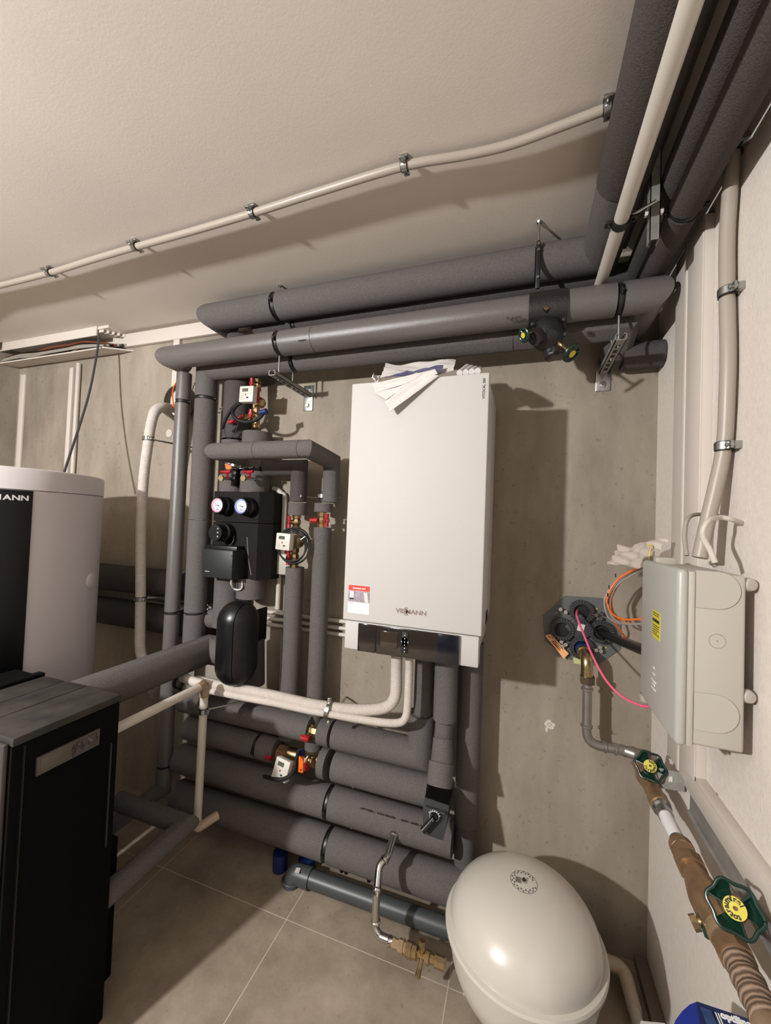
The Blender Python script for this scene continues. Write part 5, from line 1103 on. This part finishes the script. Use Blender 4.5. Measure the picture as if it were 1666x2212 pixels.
MB().box((a.x + .003, 1.543, a.z + .003), (b_.x - .003, 1.546, b_.z - .003), .002).build('lid', BOXG, t)
xj = at(613, 1120, 'y', 1.57).x
single(MB().tube(spline([at(590, 1055, 'y', 1.56), at(600, 1058, 'y', 1.565), at(609, 1067, 'y', 1.57), (xj, 1.572, at(614, 1082, 'y', 1.57).z), (xj, 1.572, b_.z)]), .0115, 14).build('thin_conduit', PVC, None), 'white conduit curving from behind the pump block down to the junction box', 'conduit')
single(MB().tube([(xj - .012, 1.572, a.z), (xj - .012, 1.572, z3[0] + .02)], .0115, 14).build('thin_conduit', PVC, None), 'short white conduit from the junction box down to the three thin conduits', 'conduit')

single(MB().tube([at(609, 1374, 'y', 1.586), at(604, 1500, 'y', 1.586)], .0022, 8).build('thin_wire', PVC, None), 'thin white wire running down the wall below the three thin conduits', 'wire')
# cable tray with open lid
t = thing('cable_tray', 'white cable tray under the ceiling at the left, lid hanging open', 'cable tray', (-2.6, 1.5, .93))
b = MB(); b.box((XL, 1.478, .950), (-2.20, 1.486, .9995), .001); b.box((XL, 1.486, .985), (-2.12, WB, .9995)); b.box((XL, WB - .004, .93), (-2.12, WB - .0005, .9995)); b.build('tray', TRUNK, t)
rb = MB()
for k in range(5): rb.box((-2.20 + .016 * k, 1.492 + .018 * k, .970), (-2.165 + .016 * k, 1.495 + .018 * k, .984))
rb.build('tray_rib', TRUNK, t)
MB().prism([(XL, 1.476, .872), (-2.135, 1.476, .872), (-2.06, WB - .001, .893), (XL, WB - .001, .893)], (0, 0, .007)).build('open_lid', TRUNK, t)
MB().box((XL, 1.462, .955), (XL + .04, YF + 2.2, .9995), .001).build('side_tray', TRUNK, t)
random.seed(11)
cols = [GCAB, PVCG, BLKP, mat('brown_cable', (120, 66, 46), .5), GCAB, mat('dark_grey_cable', (62, 60, 58), .5), PVCG, BLKP]
labs = ['grey', 'beige', 'black', 'brown', 'light grey', 'dark grey', 'pale', 'thin black']
for k in range(8):
    y = 1.492 + .011 * k; z = .895 + .014 * (k % 4); pts = [(XL + .01, y, z)]
    for j in range(1, 7): pts.append((XL + .02 + j * .135, y + random.uniform(-.008, .008), z + random.uniform(-.004, .014)))
    pts[-1] = (-2.16 + .012 * k, y + .01, .90 + .004 * k)
    single(MB().tube(spline(pts, 6), random.choice((.006, .0065, .005)), 8).build('tray_cable', cols[k], None), f'{labs[k]} cable in the open cable tray, {("nearest the room", "second from the room side", "third from the room side", "in the middle, nearer the room", "in the middle, nearer the wall", "third from the wall side", "second from the wall side", "nearest the wall")[k]}', 'cable', 'cables in the open tray')
single(MB().tube(spline([at(214, 728, 'y', 1.47), at(210, 760, 'y', 1.45), at(195, 840, 'y', 1.40), at(175, 910, 'y', 1.33), at(155, 970, 'y', 1.26), at(138, 1022, 'y', 1.20)]), .0052, 12).build('black_cable', mat('slate_cable', (58, 60, 62), .4), None), 'dark cable hanging from the cable tray end down behind the silver tank', 'cable')

# ------------------------------------------------------------------ light
def lamp(nm, loc, power, size, col=(1, .995, .985), aim=None):
    l = bpy.data.lights.new(nm, 'SPOT' if aim else 'POINT'); l.energy = power; l.shadow_soft_size = size; l.color = col
    o = bpy.data.objects.new(nm, l); C.objects.link(o); o.location = V(loc) + V((0, 0, GZ))
    if aim: l.spot_size = math.radians(165); l.spot_blend = .25; o.rotation_euler = V(aim).to_track_quat('-Z', 'Y').to_euler()
    return o
lamp('flood_lamp', (-1.66, -1.15, .56), KEY, .045, aim=(.45, 1, -.12))
lamp('fill_light', (-.7, -2.6, .80), FILL, .30)  # added soft fill behind the camera, no known lamp stands there
w = bpy.data.worlds.new('world'); sc.world = w; w.use_nodes = True; w.node_tree.nodes['Background'].inputs['Color'].default_value = (.9, .85, .8, 1); w.node_tree.nodes['Background'].inputs['Strength'].default_value = .02
sc.view_settings.view_transform = 'Standard'; sc.view_settings.look = 'None'; sc.view_settings.gamma = 1; sc.view_settings.use_curve_mapping = False
sc.view_settings.exposure = 0
for o in list(C.objects):
    if '_w' in o: del o['_w']
    if o.type == 'CURVE': bpy.data.objects.remove(o)
